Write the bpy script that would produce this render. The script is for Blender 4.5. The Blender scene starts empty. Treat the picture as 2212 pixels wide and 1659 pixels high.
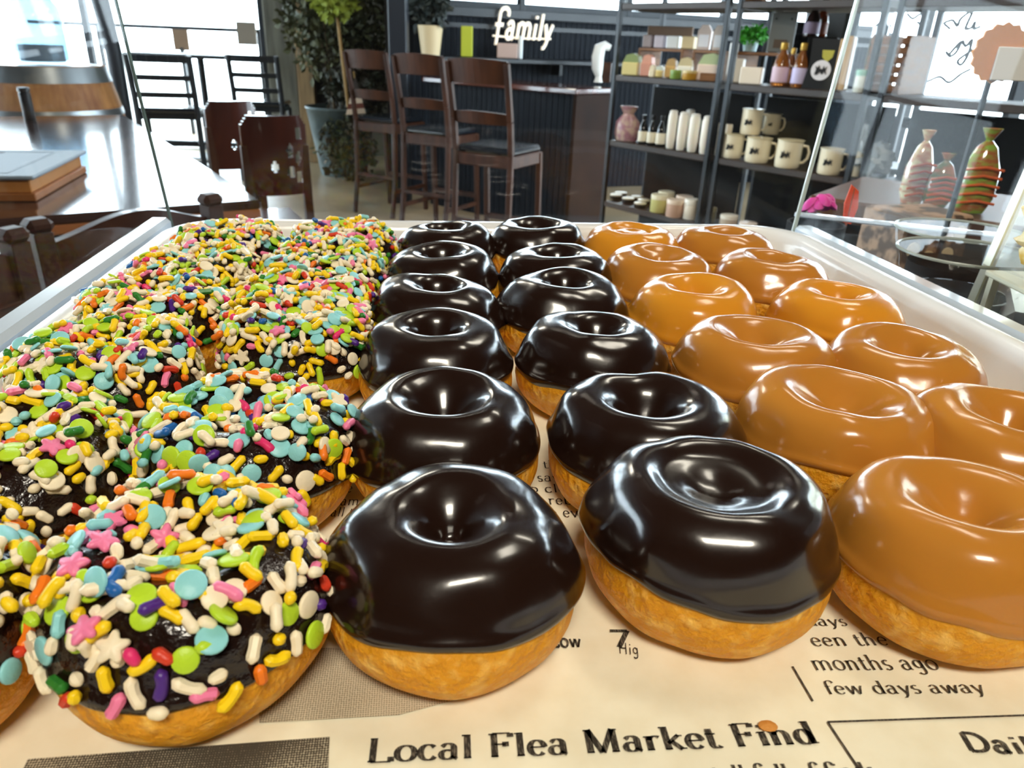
import bpy, bmesh, math, random
from mathutils import Vector, Matrix, noise
PI = math.pi
sc = bpy.context.scene
C = sc.collection

# ------------------------------------------------------------------ camera
FPX = 1570.0; PITCH = math.radians(25.0); ROLL = math.radians(2.4); CH = 1.40
_f = Vector((0, math.cos(PITCH), -math.sin(PITCH)))
_u0 = Vector((0, math.sin(PITCH), math.cos(PITCH))); _x0 = Vector((1, 0, 0))
_x = math.cos(ROLL)*_x0 + math.sin(ROLL)*_u0
_u = -math.sin(ROLL)*_x0 + math.cos(ROLL)*_u0
CAM = Vector((0, 0, CH))
cd = bpy.data.cameras.new('camera'); cam = bpy.data.objects.new('camera', cd); C.objects.link(cam)
cam.matrix_world = Matrix(((_x.x, _u.x, -_f.x, 0), (_x.y, _u.y, -_f.y, 0), (_x.z, _u.z, -_f.z, CH), (0, 0, 0, 1)))
cd.sensor_width = 36; cd.sensor_fit = 'HORIZONTAL'; cd.lens = FPX/2212*36
cd.clip_start = 0.01; cd.clip_end = 100
cd.dof.use_dof = True; cd.dof.focus_distance = 0.29; cd.dof.aperture_fstop = 24
sc.camera = cam
def ray(px, py): return _f + _x*((px-1106)/FPX) - _u*((py-829.5)/FPX)
def un(px, py, z):                       # point of the horizontal plane z seen there
    d = ray(px, py); return CAM + d*((z-CH)/d.z)
def ud(px, py, y):                       # point at distance y
    d = ray(px, py); return CAM + d*(y/d.y)

# ------------------------------------------------------------------ light
sc.view_settings.view_transform = 'Standard'; sc.view_settings.look = 'None'
sc.view_settings.gamma = 1; sc.view_settings.use_curve_mapping = False
sc.view_settings.exposure = 0.25
w = bpy.data.worlds.new('World'); sc.world = w; w.use_nodes = True
bg = w.node_tree.nodes['Background']; bg.inputs[0].default_value = (0.74, 0.90, 1.0, 1); bg.inputs[1].default_value = 10.0
def area(name, loc, target, sx, sy, power, color, portal=False):
    l = bpy.data.lights.new(name, 'AREA'); l.shape = 'RECTANGLE'; l.size = sx; l.size_y = sy
    l.energy = power; l.color = color
    o = bpy.data.objects.new(name, l); C.objects.link(o); o.location = loc
    o.rotation_euler = (Vector(target)-Vector(loc)).to_track_quat('-Z', 'Y').to_euler()
    if portal: l.cycles.is_portal = True
    return o
WARM = (1.0, 0.93, 0.77)
area('ceiling_lamp_counter', (.15, -.95, 2.9), (.05, .3, 1.25), .62, .30, 30, WARM)
area('ceiling_lamp_counter', (.55, .75, 2.95), (.3, .6, 1.0), .45, .25, 5, WARM)
area('room_fill_light', (-1.2, 3.6, 2.95), (-1.2, 3.7, 0), .6, .6, 22, WARM)  # unseen lights from here on, added to brighten the floor and back
area('room_fill_light', (.9, 1.9, 2.95), (.9, 2.9, .9), .6, .6, 16, WARM)
area('room_fill_light', (-.6, 6.4, 2.95), (-.3, 6.8, 0), .6, .6, 15, WARM)
area('portal_back', (-6.6, 9.9, 2.5), (-6.6, 0, 2.5), 6.6, 5.0, 1, (1, 1, 1), True)
area('portal_left', (-9.9, 5.0, 2.5), (0, 5.0, 2.5), 9.0, 5.0, 1, (1, 1, 1), True)
area('portal_right', (3.3, 5.3, 1.5), (0, 5.3, 1.5), 6.0, 3.0, 1, (1, 1, 1), True)

# ------------------------------------------------------------------ helpers
def lin(h):
    if isinstance(h, str):
        h = h.lstrip('#'); h = [int(h[i:i+2], 16)/255 for i in (0, 2, 4)]
    return tuple((c/12.92 if c <= .04045 else ((c+.055)/1.055)**2.4) for c in h) + (1,)
MATS = {}
def mat(name, col, rough=.5, metal=0, spec=.5, coat=0, sss=0, sssr=(.01, .004, .002), noise_=None, bump=None, emis=None, trans=0, ior=1.45, wave=None):
    if name in MATS: return MATS[name]
    m = bpy.data.materials.new(name); m.use_nodes = True; nt = m.node_tree; b = nt.nodes['Principled BSDF']
    b.inputs['Base Color'].default_value = lin(col); b.inputs['Roughness'].default_value = rough
    b.inputs['Metallic'].default_value = metal; b.inputs['Specular IOR Level'].default_value = spec
    b.inputs['Coat Weight'].default_value = coat; b.inputs['Coat Roughness'].default_value = .06
    b.inputs['IOR'].default_value = ior
    if sss: b.inputs['Subsurface Weight'].default_value = sss; b.inputs['Subsurface Radius'].default_value = sssr; b.inputs['Subsurface Scale'].default_value = 1
    if trans: b.inputs['Transmission Weight'].default_value = trans
    if emis: b.inputs['Emission Color'].default_value = lin(emis[0]); b.inputs['Emission Strength'].default_value = emis[1]
    tc = nt.nodes.new('ShaderNodeTexCoord')
    if noise_:                               # (scale, second colour, low, high[, stretch])
        n = nt.nodes.new('ShaderNodeTexNoise'); n.inputs['Scale'].default_value = noise_[0]; n.inputs['Detail'].default_value = 6
        r = nt.nodes.new('ShaderNodeValToRGB'); r.color_ramp.elements[0].position = noise_[2]; r.color_ramp.elements[1].position = noise_[3]
        r.color_ramp.elements[0].color = lin(col); r.color_ramp.elements[1].color = lin(noise_[1])
        mp = nt.nodes.new('ShaderNodeMapping')
        if len(noise_) > 4: mp.inputs['Scale'].default_value = noise_[4]
        nt.links.new(tc.outputs['Object'], mp.inputs['Vector']); nt.links.new(mp.outputs['Vector'], n.inputs['Vector'])
        nt.links.new(n.outputs['Fac'], r.inputs['Fac']); nt.links.new(r.outputs['Color'], b.inputs['Base Color'])
    if wave:                                 # (scale, direction, depth): grooves of boarding
        wv = nt.nodes.new('ShaderNodeTexWave'); wv.bands_direction = wave[1]; wv.inputs['Scale'].default_value = wave[0]
        cr = nt.nodes.new('ShaderNodeValToRGB'); cr.color_ramp.elements[0].position = .0; cr.color_ramp.elements[1].position = .25
        bp = nt.nodes.new('ShaderNodeBump'); bp.inputs['Strength'].default_value = 1; bp.inputs['Distance'].default_value = wave[2]
        nt.links.new(tc.outputs['Object'], wv.inputs['Vector']); nt.links.new(wv.outputs['Fac'], cr.inputs['Fac'])
        nt.links.new(cr.outputs['Color'], bp.inputs['Height']); nt.links.new(bp.outputs['Normal'], b.inputs['Normal'])
    if bump:                                 # (scale, distance)
        n = nt.nodes.new('ShaderNodeTexNoise'); n.inputs['Scale'].default_value = bump[0]; n.inputs['Detail'].default_value = 4
        bp = nt.nodes.new('ShaderNodeBump'); bp.inputs['Strength'].default_value = 1; bp.inputs['Distance'].default_value = bump[1]
        nt.links.new(tc.outputs['Object'], n.inputs['Vector']); nt.links.new(n.outputs['Fac'], bp.inputs['Height']); nt.links.new(bp.outputs['Normal'], b.inputs['Normal'])
    MATS[name] = m; return m
def glass_mat(name, tint=(1, 1, 1, 1), haze=0.02, ior=1.47, streak=6.0, boost=1.0):
    m = bpy.data.materials.new(name); m.use_nodes = True; nt = m.node_tree; nt.nodes.clear()
    out = nt.nodes.new('ShaderNodeOutputMaterial'); tr = nt.nodes.new('ShaderNodeBsdfTransparent'); tr.inputs[0].default_value = tint
    gl = nt.nodes.new('ShaderNodeBsdfGlossy'); gl.inputs['Roughness'].default_value = .02
    fr = nt.nodes.new('ShaderNodeFresnel'); fr.inputs[0].default_value = ior
    mx = nt.nodes.new('ShaderNodeMixShader'); df = nt.nodes.new('ShaderNodeBsdfDiffuse'); df.inputs[0].default_value = (.85, .92, 1, 1)
    mx2 = nt.nodes.new('ShaderNodeMixShader'); tc = nt.nodes.new('ShaderNodeTexCoord'); n = nt.nodes.new('ShaderNodeTexNoise')
    n.inputs['Scale'].default_value = streak; n.inputs['Detail'].default_value = 5
    mm = nt.nodes.new('ShaderNodeMath'); mm.operation = 'MULTIPLY'; mm.inputs[1].default_value = haze*2
    mb = nt.nodes.new('ShaderNodeMath'); mb.operation = 'MULTIPLY'; mb.inputs[1].default_value = boost
    ge = nt.nodes.new('ShaderNodeNewGeometry'); mr = nt.nodes.new('ShaderNodeMapRange'); mr.inputs['To Min'].default_value = ior; mr.inputs['To Max'].default_value = 1/ior
    nt.links.new(ge.outputs['Backfacing'], mr.inputs['Value']); nt.links.new(mr.outputs[0], fr.inputs[0])
    nt.links.new(tc.outputs['Object'], n.inputs['Vector']); nt.links.new(n.outputs['Fac'], mm.inputs[0])
    nt.links.new(fr.outputs[0], mb.inputs[0]); nt.links.new(mb.outputs[0], mx.inputs[0]); nt.links.new(tr.outputs[0], mx.inputs[1]); nt.links.new(gl.outputs[0], mx.inputs[2])
    nt.links.new(mm.outputs[0], mx2.inputs[0]); nt.links.new(mx.outputs[0], mx2.inputs[1]); nt.links.new(df.outputs[0], mx2.inputs[2])
    nt.links.new(mx2.outputs[0], out.inputs[0]); MATS[name] = m; return m

class MB:
    def __init__(s): s.v = []; s.f = []; s.sm = []
    def add(s, vs, fs, smooth=False):
        k = len(s.v); s.v += [tuple(v) for v in vs]; s.f += [tuple(i+k for i in f) for f in fs]; s.sm += [smooth]*len(fs); return s
    def box(s, c, d, rz=0, M=None, bev=0):
        hx, hy, hz = d[0]/2, d[1]/2, d[2]/2; R = Matrix.Rotation(rz, 3, 'Z') if M is None else M
        b = min(bev, hx*.9, hy*.9, hz*.9)
        if b <= 0:
            vs = [Vector((x, y, z)) for z in (-hz, hz) for y in (-hy, hy) for x in (-hx, hx)]
            fs = [(0, 2, 3, 1), (4, 5, 7, 6), (0, 1, 5, 4), (2, 6, 7, 3), (0, 4, 6, 2), (1, 3, 7, 5)]
        else:
            vs = []; idx = {}
            for sx in (-1, 1):
                for sy in (-1, 1):
                    for sz in (-1, 1):
                        for a, q in enumerate(((hx, hy-b, hz-b), (hx-b, hy, hz-b), (hx-b, hy-b, hz))):
                            idx[(sx, sy, sz, a)] = len(vs); vs.append(Vector((q[0]*sx, q[1]*sy, q[2]*sz)))
            fs = []
            for a in range(3):
                o = [i for i in range(3) if i != a]
                for sg in (-1, 1):
                    q = []
                    for (p, r) in ((-1, -1), (1, -1), (1, 1), (-1, 1)):
                        t = [0, 0, 0]; t[a] = sg; t[o[0]] = p; t[o[1]] = r; q.append(idx[(*t, a)])
                    fs.append(tuple(q))
            for a in range(3):
                o = [i for i in range(3) if i != a]
                for p in (-1, 1):
                    for r in (-1, 1):
                        t = [0, 0, 0]; t[o[0]] = p; t[o[1]] = r; t1 = list(t); t2 = list(t); t1[a] = -1; t2[a] = 1
                        fs.append((idx[(*t1, o[0])], idx[(*t2, o[0])], idx[(*t2, o[1])], idx[(*t1, o[1])]))
            for sx in (-1, 1):
                for sy in (-1, 1):
                    for sz in (-1, 1): fs.append(tuple(idx[(sx, sy, sz, a)] for a in range(3)))
        c = Vector(c); return s.add([R @ v + c for v in vs], fs)
    def beam(s, a, b, wd, th, up=(0, 0, 1), bev=.002):
        a = Vector(a); b = Vector(b); d = b-a; L = d.length; z = d/L; u = Vector(up)
        x = u.cross(z)
        if x.length < 1e-4: x = Vector((1, 0, 0)).cross(z)
        x.normalize(); y = z.cross(x)
        return s.box((a+b)/2, (wd, th, L), M=Matrix((x, y, z)).transposed(), bev=bev)
    def tube(s, pts, r, n=8, cap=True):
        pts = [Vector(p) for p in pts]; rs = r if isinstance(r, (list, tuple)) else [r]*len(pts)
        vs = []; fs = []; ref = None
        for i, p in enumerate(pts):
            t = (pts[min(i+1, len(pts)-1)]-pts[max(i-1, 0)]).normalized()
            if ref is None: ref = Vector((0, 0, 1)) if abs(t.z) < .9 else Vector((1, 0, 0))
            x = (ref - t*ref.dot(t)).normalized(); ref = x; y = t.cross(x)
            for k in range(n):
                a = 2*PI*k/n; vs.append(p + (x*math.cos(a)+y*math.sin(a))*rs[i])
        for i in range(len(pts)-1):
            for k in range(n): fs.append((i*n+k, i*n+(k+1) % n, (i+1)*n+(k+1) % n, (i+1)*n+k))
        if cap: fs.append(tuple(range(n-1, -1, -1))); fs.append(tuple((len(pts)-1)*n+k for k in range(n)))
        return s.add(vs, fs, True)
    def lathe(s, prof, c=(0, 0, 0), n=24, sx=1, sy=1, M=None):
        c = Vector(c); vs = []; fs = []
        for (r, z) in prof:
            for k in range(n):
                a = 2*PI*k/n; v = Vector((r*math.cos(a)*sx, r*math.sin(a)*sy, z)); vs.append((M @ v if M else v)+c)
        for i in range(len(prof)-1):
            for k in range(n): fs.append((i*n+k, i*n+(k+1) % n, (i+1)*n+(k+1) % n, (i+1)*n+k))
        if prof[0][0] > 1e-6: fs.append(tuple(range(n-1, -1, -1)))
        if prof[-1][0] > 1e-6: fs.append(tuple((len(prof)-1)*n+k for k in range(n)))
        return s.add(vs, fs, True)
    def prism(s, poly, a, b, M=None):      # poly (x,y) extruded z a..b
        n = len(poly); vs = [Vector((x, y, a)) for x, y in poly]+[Vector((x, y, b)) for x, y in poly]
        if M: vs = [M @ v for v in vs]
        return s.add(vs, [tuple(range(n-1, -1, -1)), tuple(range(n, 2*n))]+[(i, (i+1) % n, n+(i+1) % n, n+i) for i in range(n)])
    def build(s, name, m, parent=None, loc=None):
        me = bpy.data.meshes.new(name); me.from_pydata(s.v, [], s.f)
        me.polygons.foreach_set('use_smooth', s.sm); me.update()
        if any(s.sm) and not all(s.sm) or any(s.sm):
            try: me.set_sharp_from_angle(angle=math.radians(42))
            except Exception: pass
        me.materials.append(m); o = bpy.data.objects.new(name, me); C.objects.link(o)
        if parent: o.parent = parent
        if loc is not None: o.location = loc
        return o
def tag(o, label, cat, group=None, kind=None):
    o['label'] = label; o['category'] = cat
    if group: o['group'] = group
    if kind: o['kind'] = kind
    return o
def thing(name, label, cat, loc=(0, 0, 0), rz=0, group=None):
    o = bpy.data.objects.new(name, None); C.objects.link(o); o.location = loc; o.rotation_euler = (0, 0, rz); o.empty_display_size = .01
    return tag(o, label, cat, group)
def struct(o): o['kind'] = 'structure'; return o
def copy_tree(o, parent=None):
    c = o.copy(); C.objects.link(c); c.parent = parent
    for ch in list(o.children): copy_tree(ch, c)
    return c
# ------------------------------------------------------------------ glyph strokes
def arc(cx, cy, rx, ry, a0, a1, n=14): return [(cx+rx*math.cos(math.radians(a0+(a1-a0)*i/n)), cy+ry*math.sin(math.radians(a0+(a1-a0)*i/n))) for i in range(n+1)]
# glyph: (advance, strokes, serif centres (x, y))
G = {
 'a': (.50, [[(.08, .36)]+arc(.22, .32, .13, .13, 140, 0)+[(.35, .02)], arc(.20, .13, .14, .13, 60, 330)+[(.35, .08)], [(.35, .04), (.42, 0)]], []),
 'b': (.54, [[(.1, .7), (.1, .02)], arc(.27, .22, .17, .22, -180, 180, 22)], [(.06, .7)]),
 'c': (.44, [arc(.23, .22, .18, .22, 40, 325, 20)], []),
 'd': (.54, [[(.42, .7), (.42, .0)], arc(.25, .22, .17, .22, 0, 360, 22)], [(.38, .7), (.46, 0)]),
 'e': (.46, [[(.06, .24), (.39, .24)]+arc(.23, .22, .17, .22, 8, 320, 20)], []),
 'f': (.34, [arc(.29, .58, .15, .15, 10, 180)+[(.14, 0)], [(.04, .42), (.27, .42)]], [(.14, 0)]),
 'g': (.50, [arc(.22, .26, .15, .17, 0, 360, 20), [(.38, .43), (.38, -.05)]+arc(.22, -.05, .16, .15, 0, -150)], []),
 'h': (.56, [[(.12, .7), (.12, 0)], arc(.27, .28, .15, .15, 170, 0)+[(.42, 0)]], [(.08, .7), (.12, 0), (.42, 0)]),
 'i': (.28, [[(.14, .43), (.14, 0)], [(.14, .64), (.14, .56)]], [(.10, .43), (.14, 0)]),
 'k': (.54, [[(.12, .7), (.12, 0)], [(.42, .43), (.13, .18)], [(.22, .26), (.44, 0)]], [(.08, .7), (.12, 0), (.42, .43), (.46, 0)]),
 'l': (.28, [[(.14, .7), (.14, 0)]], [(.10, .7), (.14, 0)]),
 'm': (.84, [[(.12, .43), (.12, 0)], arc(.27, .28, .15, .15, 170, 0)+[(.42, 0)], arc(.57, .28, .15, .15, 170, 0)+[(.72, 0)]], [(.08, .43), (.12, 0), (.42, 0), (.72, 0)]),
 'n': (.56, [[(.12, .43), (.12, 0)], arc(.27, .28, .15, .15, 170, 0)+[(.42, 0)]], [(.08, .43), (.12, 0), (.42, 0)]),
 'o': (.52, [arc(.26, .22, .2, .22, 0, 360, 24)], []),
 'r': (.40, [[(.12, .43), (.12, 0)], arc(.27, .27, .15, .15, 170, 50)], [(.08, .43), (.12, 0)]),
 's': (.38, [arc(.19, .33, .11, .11, 40, 250, 12)+arc(.18, .11, .13, .11, 80, -150, 12)], []),
 't': (.34, [[(.14, .58), (.14, .1)]+arc(.24, .1, .1, .1, 180, 330), [(.03, .42), (.28, .42)]], []),
 'u': (.56, [[(.12, .43), (.12, .15)]+arc(.27, .15, .15, .15, 180, 350), [(.42, .43), (.42, 0)]], [(.08, .43), (.38, .43), (.46, 0)]),
 'v': (.50, [[(.06, .43), (.25, 0)], [(.25, 0), (.44, .43)]], [(.06, .43), (.44, .43)]),
 'w': (.72, [[(.06, .43), (.2, 0)], [(.2, 0), (.36, .43)], [(.36, .43), (.5, 0)], [(.5, 0), (.66, .43)]], [(.06, .43), (.66, .43)]),
 'y': (.50, [[(.06, .43), (.25, 0)], [(.44, .43), (.22, -.1), (.14, -.2), (.06, -.2)]], [(.06, .43), (.44, .43)]),
 'D': (.72, [[(.12, .7), (.12, 0)], [(.12, .7), (.3, .7)]+arc(.3, .35, .33, .35, 90, -90)+[(.12, 0)]], [(.08, .7), (.08, 0)]),
 'F': (.58, [[(.14, .7), (.14, 0)], [(.1, .7), (.52, .7)], [(.52, .7), (.52, .58)], [(.14, .37), (.4, .37)], [(.4, .44), (.4, .3)]], [(.1, .7), (.14, 0)]),
 'H': (.74, [[(.14, .7), (.14, 0)], [(.6, .7), (.6, 0)], [(.14, .36), (.6, .36)]], [(.14, .7), (.14, 0), (.6, .7), (.6, 0)]),
 'L': (.60, [[(.14, .7), (.14, 0)], [(.1, 0), (.55, 0)], [(.55, 0), (.55, .14)]], [(.14, .7), (.12, 0)]),
 'M': (.90, [[(.14, .7), (.14, 0)], [(.14, .7), (.42, 0)], [(.42, 0), (.72, .7)], [(.73, .7), (.73, 0)]], [(.12, .7), (.14, 0), (.75, .7), (.73, 0)]),
 '7': (.5, [[(.05, .68), (.44, .68)], [(.44, .68), (.18, 0)]], []),
 ' ': (.30, [], []),
}
def text_mesh(mb, s, origin, ex, ey, thick, thin, serif=.07, z=0, track=0, h=0):
    """flat lettering: ex, ey are world vectors of one em"""
    n = ex.cross(ey).normalized(); x = 0
    def strip(pts, calligraphic=True):
        P = [Vector(p) for p in pts]; V = []; 
        for i, p in enumerate(P):
            t = P[min(i+1, len(P)-1)]-P[max(i-1, 0)]
            if t.length < 1e-6: t = Vector((1, 0))
            t.normalize(); wd = (thin+(thick-thin)*abs(t.y)**1.5) if calligraphic else thin
            q = Vector((-t.y, t.x))*wd/2
            V.append(p+q); V.append(p-q)
        W = [origin+ex*v.x+ey*v.y+n*z for v in V]; m = len(P)
        fs = [(2*i, 2*i+1, 2*i+3, 2*i+2) for i in range(m-1)]
        if h:
            W2 = [v+n*h for v in W]; k = len(W); ff = [tuple(i+k for i in f) for f in fs]
            sd = []
            for i in range(m-1): sd += [(2*i, 2*i+2, 2*i+2+k, 2*i+k), (2*i+1, 2*i+3, 2*i+3+k, 2*i+1+k)]
            sd += [(0, 1, 1+k, k), (2*m-2, 2*m-1, 2*m-1+k, 2*m-2+k)]
            mb.add(W+W2, fs+ff+sd)
        else: mb.add(W, fs)
    for ch in s:
        adv, st, sf = G[ch]
        for q in st: strip([(x+a, b) for a, b in q])
        if serif:
            for a, b in sf:
                yy = b-(thin/2 if b > 0 else -thin/2); strip([(x+a-serif, yy), (x+a+serif, yy)], False)
        x += adv+track
    return x
def text_len(s, track=0): return sum(G[c][0]+track for c in s)

# ------------------------------------------------------------------ tray, paper
ZP = 1.2395                                   # top of the newsprint
TA = math.radians(7.7)
M_tray = mat('white_tray', '#e9eaec', .22, bump=(60, .0003), coat=.3)
TC = Vector((.021+.004, .2655+.03, 0)); TW, TD = .50, .60
def rrect(w, d, r, n=8):
    out = []
    for cx, cy, a0 in ((w/2-r, d/2-r, 0), (-w/2+r, d/2-r, 90), (-w/2+r, -d/2+r, 180), (w/2-r, -d/2+r, 270)):
        for i in range(n+1):
            a = math.radians(a0+90*i/n); out.append((cx+r*math.cos(a), cy+r*math.sin(a)))
    return out
tray = thing('serving_tray', 'white rimmed serving tray lined with newsprint under the rows of donuts', 'tray', (TC.x, TC.y, 1.2358), TA)
def loft(loops, mb, closed_first=True):
    n = len(loops[0]); vs = [v for l in loops for v in l]; fs = []
    for i in range(len(loops)-1):
        for k in range(n): fs.append((i*n+k, i*n+(k+1) % n, (i+1)*n+(k+1) % n, (i+1)*n+k))
    if closed_first: fs.append(tuple(range(n-1, -1, -1)))
    mb.add(vs, fs, True)
mb = MB(); L = []
for ins, z, r in ((.030, 0, .03), (.024, .002, .034), (.020, .008, .036), (.0165, .026, .04), (.015, .031, .04), (.012, .0335, .042), (.006, .0345, .044), (.002, .0335, .046), (0, .030, .046), (.001, .025, .046), (.004, .0245, .044), (.008, .0295, .042), (.012, .0295, .04), (.0145, .024, .038), (.018, .006, .034), (.023, -.0005, .03), (.030, -.0015, .03)):
    L.append([(x, y, z) for x, y in rrect(TW-2*ins, TD-2*ins, r)])
loft(L, mb); n_ = len(L[0]); mb.f.append(tuple(len(mb.v)-n_+k for k in range(n_))); mb.sm.append(False)
mb.build('tray_body', M_tray, tray)

def paper_mat():
    m = mat('newsprint', '#f1ead2', .8, spec=.2, noise_=(90, '#e8dec2', .35, .8), bump=(400, .00006)); return m
news = thing('newspaper_liner', 'cream newsprint sheet with black headlines lying in the tray under the donuts', 'newspaper', (TC.x, TC.y, ZP), TA)
mb = MB(); nx, ny = 60, 70; W_, D_ = TW-.062, TD-.062
vs = []; 
for j in range(ny+1):
    for i in range(nx+1):
        x = -W_/2+W_*i/nx; y = -D_/2+D_*j/ny
        vs.append((x, y, -.0004))
mb.add(vs, [(j*(nx+1)+i, j*(nx+1)+i+1, (j+1)*(nx+1)+i+1, (j+1)*(nx+1)+i) for j in range(ny) for i in range(nx)], True)
mb.build('sheet', paper_mat(), news)
inv = (Matrix.Translation((TC.x, TC.y, ZP)) @ Matrix.Rotation(TA, 4, 'Z')).inverted()
def loc(v): return inv @ Vector(v)
def ppt(px, py): q = loc(un(px, py, ZP)); q.z = 0; return q
ink = mat('newsprint_ink', '#35302a', .75, spec=.2, noise_=(2500, '#6f675a', .5, .62, (1, .25, 1)))
def line_text(name, s, pA, pB, pTop, thick=.12, thin=.045, serif=.06, track=0, em_scale=None):
    """baseline from pixel pA to pB, pTop = top of the ascender above pA"""
    a = ppt(*pA); b = ppt(*pB); t = ppt(*pTop); ln = text_len(s, track)
    ex = (b-a)/ln; nrm = Vector((-ex.y, ex.x, 0)).normalized(); hgt = (t-a).dot(nrm)/.7
    m_ = MB(); text_mesh(m_, s, a, ex, nrm*hgt, thick, thin, serif, .00012, track); m_.build(name, ink, news)
line_text('headline_text', 'Local Flea Market Find', (790, 1648), (1772, 1606), (797, 1596), .155, .045, .085, .02)
line_text('section_title', 'Daily', (2092, 1622), (2290, 1634), (2075, 1583), .13, .11, 0, .03)
line_text('article_text', 'few days away', (1788, 1500), (2135, 1497), (1792, 1472), .085, .035, .05, .03)
line_text('article_text', 'months ago', (1760, 1448), (2035, 1447), (1762, 1415), .085, .035, .05, .03)
line_text('article_text', 'een the', (1757, 1396), (1925, 1394), (1737, 1368), .085, .035, .05, .03)
line_text('article_text', 'days', (1745, 1352), (1835, 1352), (1744, 1330), .085, .035, .05, .03)
line_text('weather_caption', 'Low', (1188, 1398), (1258, 1398), (1188, 1370), .13, .11, 0, .03)
line_text('weather_number', '7', (1320, 1398), (1372, 1398), (1320, 1362), .12, .11, 0, .03)
line_text('weather_caption', 'Hig', (1336, 1412), (1382, 1416), (1338, 1388), .07, .07, 0, .03)
for s_, a_, b_, t_ in (('a saw the', (1130, 1040), (1285, 1040), (1130, 1022)), ('to clock a', (1130, 1064), (1300, 1064), (1130, 1046)), ('the rebate', (1120, 1090), (1290, 1090), (1120, 1070)), ('were even', (1130, 1117), (1290, 1117), (1130, 1096)),
                       ('as there', (680, 1064), (760, 1064), (680, 1044)), ('dream', (690, 1092), (775, 1092), (690, 1072)), ('to all the', (680, 1116), (790, 1116), (680, 1096)),
                       ('a new lens', (1640, 1352-230), (1800, 1352-230), (1640, 1328-230)), ('of the sun', (1130, 1012), (1290, 1012), (1130, 995)), ('saw a hen', (675, 1038), (760, 1038), (675, 1020)),
                       ('and the', (1620, 1150), (1790, 1150), (1620, 1126)), ('some read', (2080, 1240+290), (2300, 1530), (2082, 1504))):
    if 'some' in s_: continue
    line_text('article_text', s_, a_, b_, t_, .085, .035, .05, .03)
def rule(p, q, wd=.0006):
    a = ppt(*p); b = ppt(*q); d = (b-a).normalized(); n = Vector((-d.y, d.x, 0))*wd/2; u = Vector((0, 0, .00012))
    MB().add([a+n+u, a-n+u, b-n+u, b+n+u], [(0, 1, 2, 3)]).build('rule_line', ink, news)
rule((1712, 1440), (1756, 1515)); rule((1788, 1560), (2290, 1543)); rule((1788, 1560), (1868, 1680))
m_ = MB()
ccx = un(1510, 1668, ZP)
line_text('subheading_text', 'a stall full of finds', (1480, 1690), (1900, 1680), (1480, 1655), .13, .05, .06, .02)
# halftone photographs printed on the sheet
def halftone(dark, thr):
    m = bpy.data.materials.new('halftone_print'); m.use_nodes = True; nt = m.node_tree; b = nt.nodes['Principled BSDF']; b.inputs['Roughness'].default_value = .8; b.inputs['Specular IOR Level'].default_value = .2
    tc = nt.nodes.new('ShaderNodeTexCoord'); vo = nt.nodes.new('ShaderNodeTexVoronoi'); vo.inputs['Scale'].default_value = 1500; vo.inputs['Randomness'].default_value = .15
    n = nt.nodes.new('ShaderNodeTexNoise'); n.inputs['Scale'].default_value = 22
    ad = nt.nodes.new('ShaderNodeMath'); ad.operation = 'SUBTRACT'; gt = nt.nodes.new('ShaderNodeValToRGB')
    gt.color_ramp.elements[0].position = -0.0; gt.color_ramp.elements[1].position = .12; gt.color_ramp.elements[0].color = lin(dark); gt.color_ramp.elements[1].color = lin('#cfc2a8')
    nt.links.new(tc.outputs['Object'], vo.inputs['Vector']); nt.links.new(tc.outputs['Object'], n.inputs['Vector'])
    nt.links.new(vo.outputs['Distance'], ad.inputs[0])
    ml = nt.nodes.new('ShaderNodeMath'); ml.operation = 'MULTIPLY'; ml.inputs[1].default_value = thr; nt.links.new(n.outputs['Fac'], ml.inputs[0]); nt.links.new(ml.outputs[0], ad.inputs[1])
    nt.links.new(ad.outputs[0], gt.inputs['Fac']); nt.links.new(gt.outputs['Color'], b.inputs['Base Color']); return m
HT = halftone('#4a4338', 1.05); HT2 = halftone('#8d836f', .62)
def patch(name, pts, z=.00008, HT=None):
    q = [ppt(*p)+Vector((0, 0, z)) for p in pts]; MB().add(q, [tuple(range(len(q)))]).build(name, HT or HTD, news)
HTD = HT
patch('printed_photo', [(60, 1640), (712, 1592), (705, 1760), (0, 1760)])
patch('printed_photo', [(560, 1400), (1050, 1400), (1030, 1500), (860, 1545), (560, 1562)], HT=HT2)
crumb = MB().lathe([(0, -.0006), (.0017, -.0005), (.0026, .0001), (.0018, .0008), (0, .001)], (0, 0, 0), 12, 1, .7).build('donut_crumb', mat('crumb', '#d08a3c', .7, bump=(900, .0004)), None, un(1658, 1572, ZP)+Vector((0, 0, .0006)))
tag(crumb, 'tiny orange crumb lying on the headline above the letter i', 'crumb')

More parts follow.
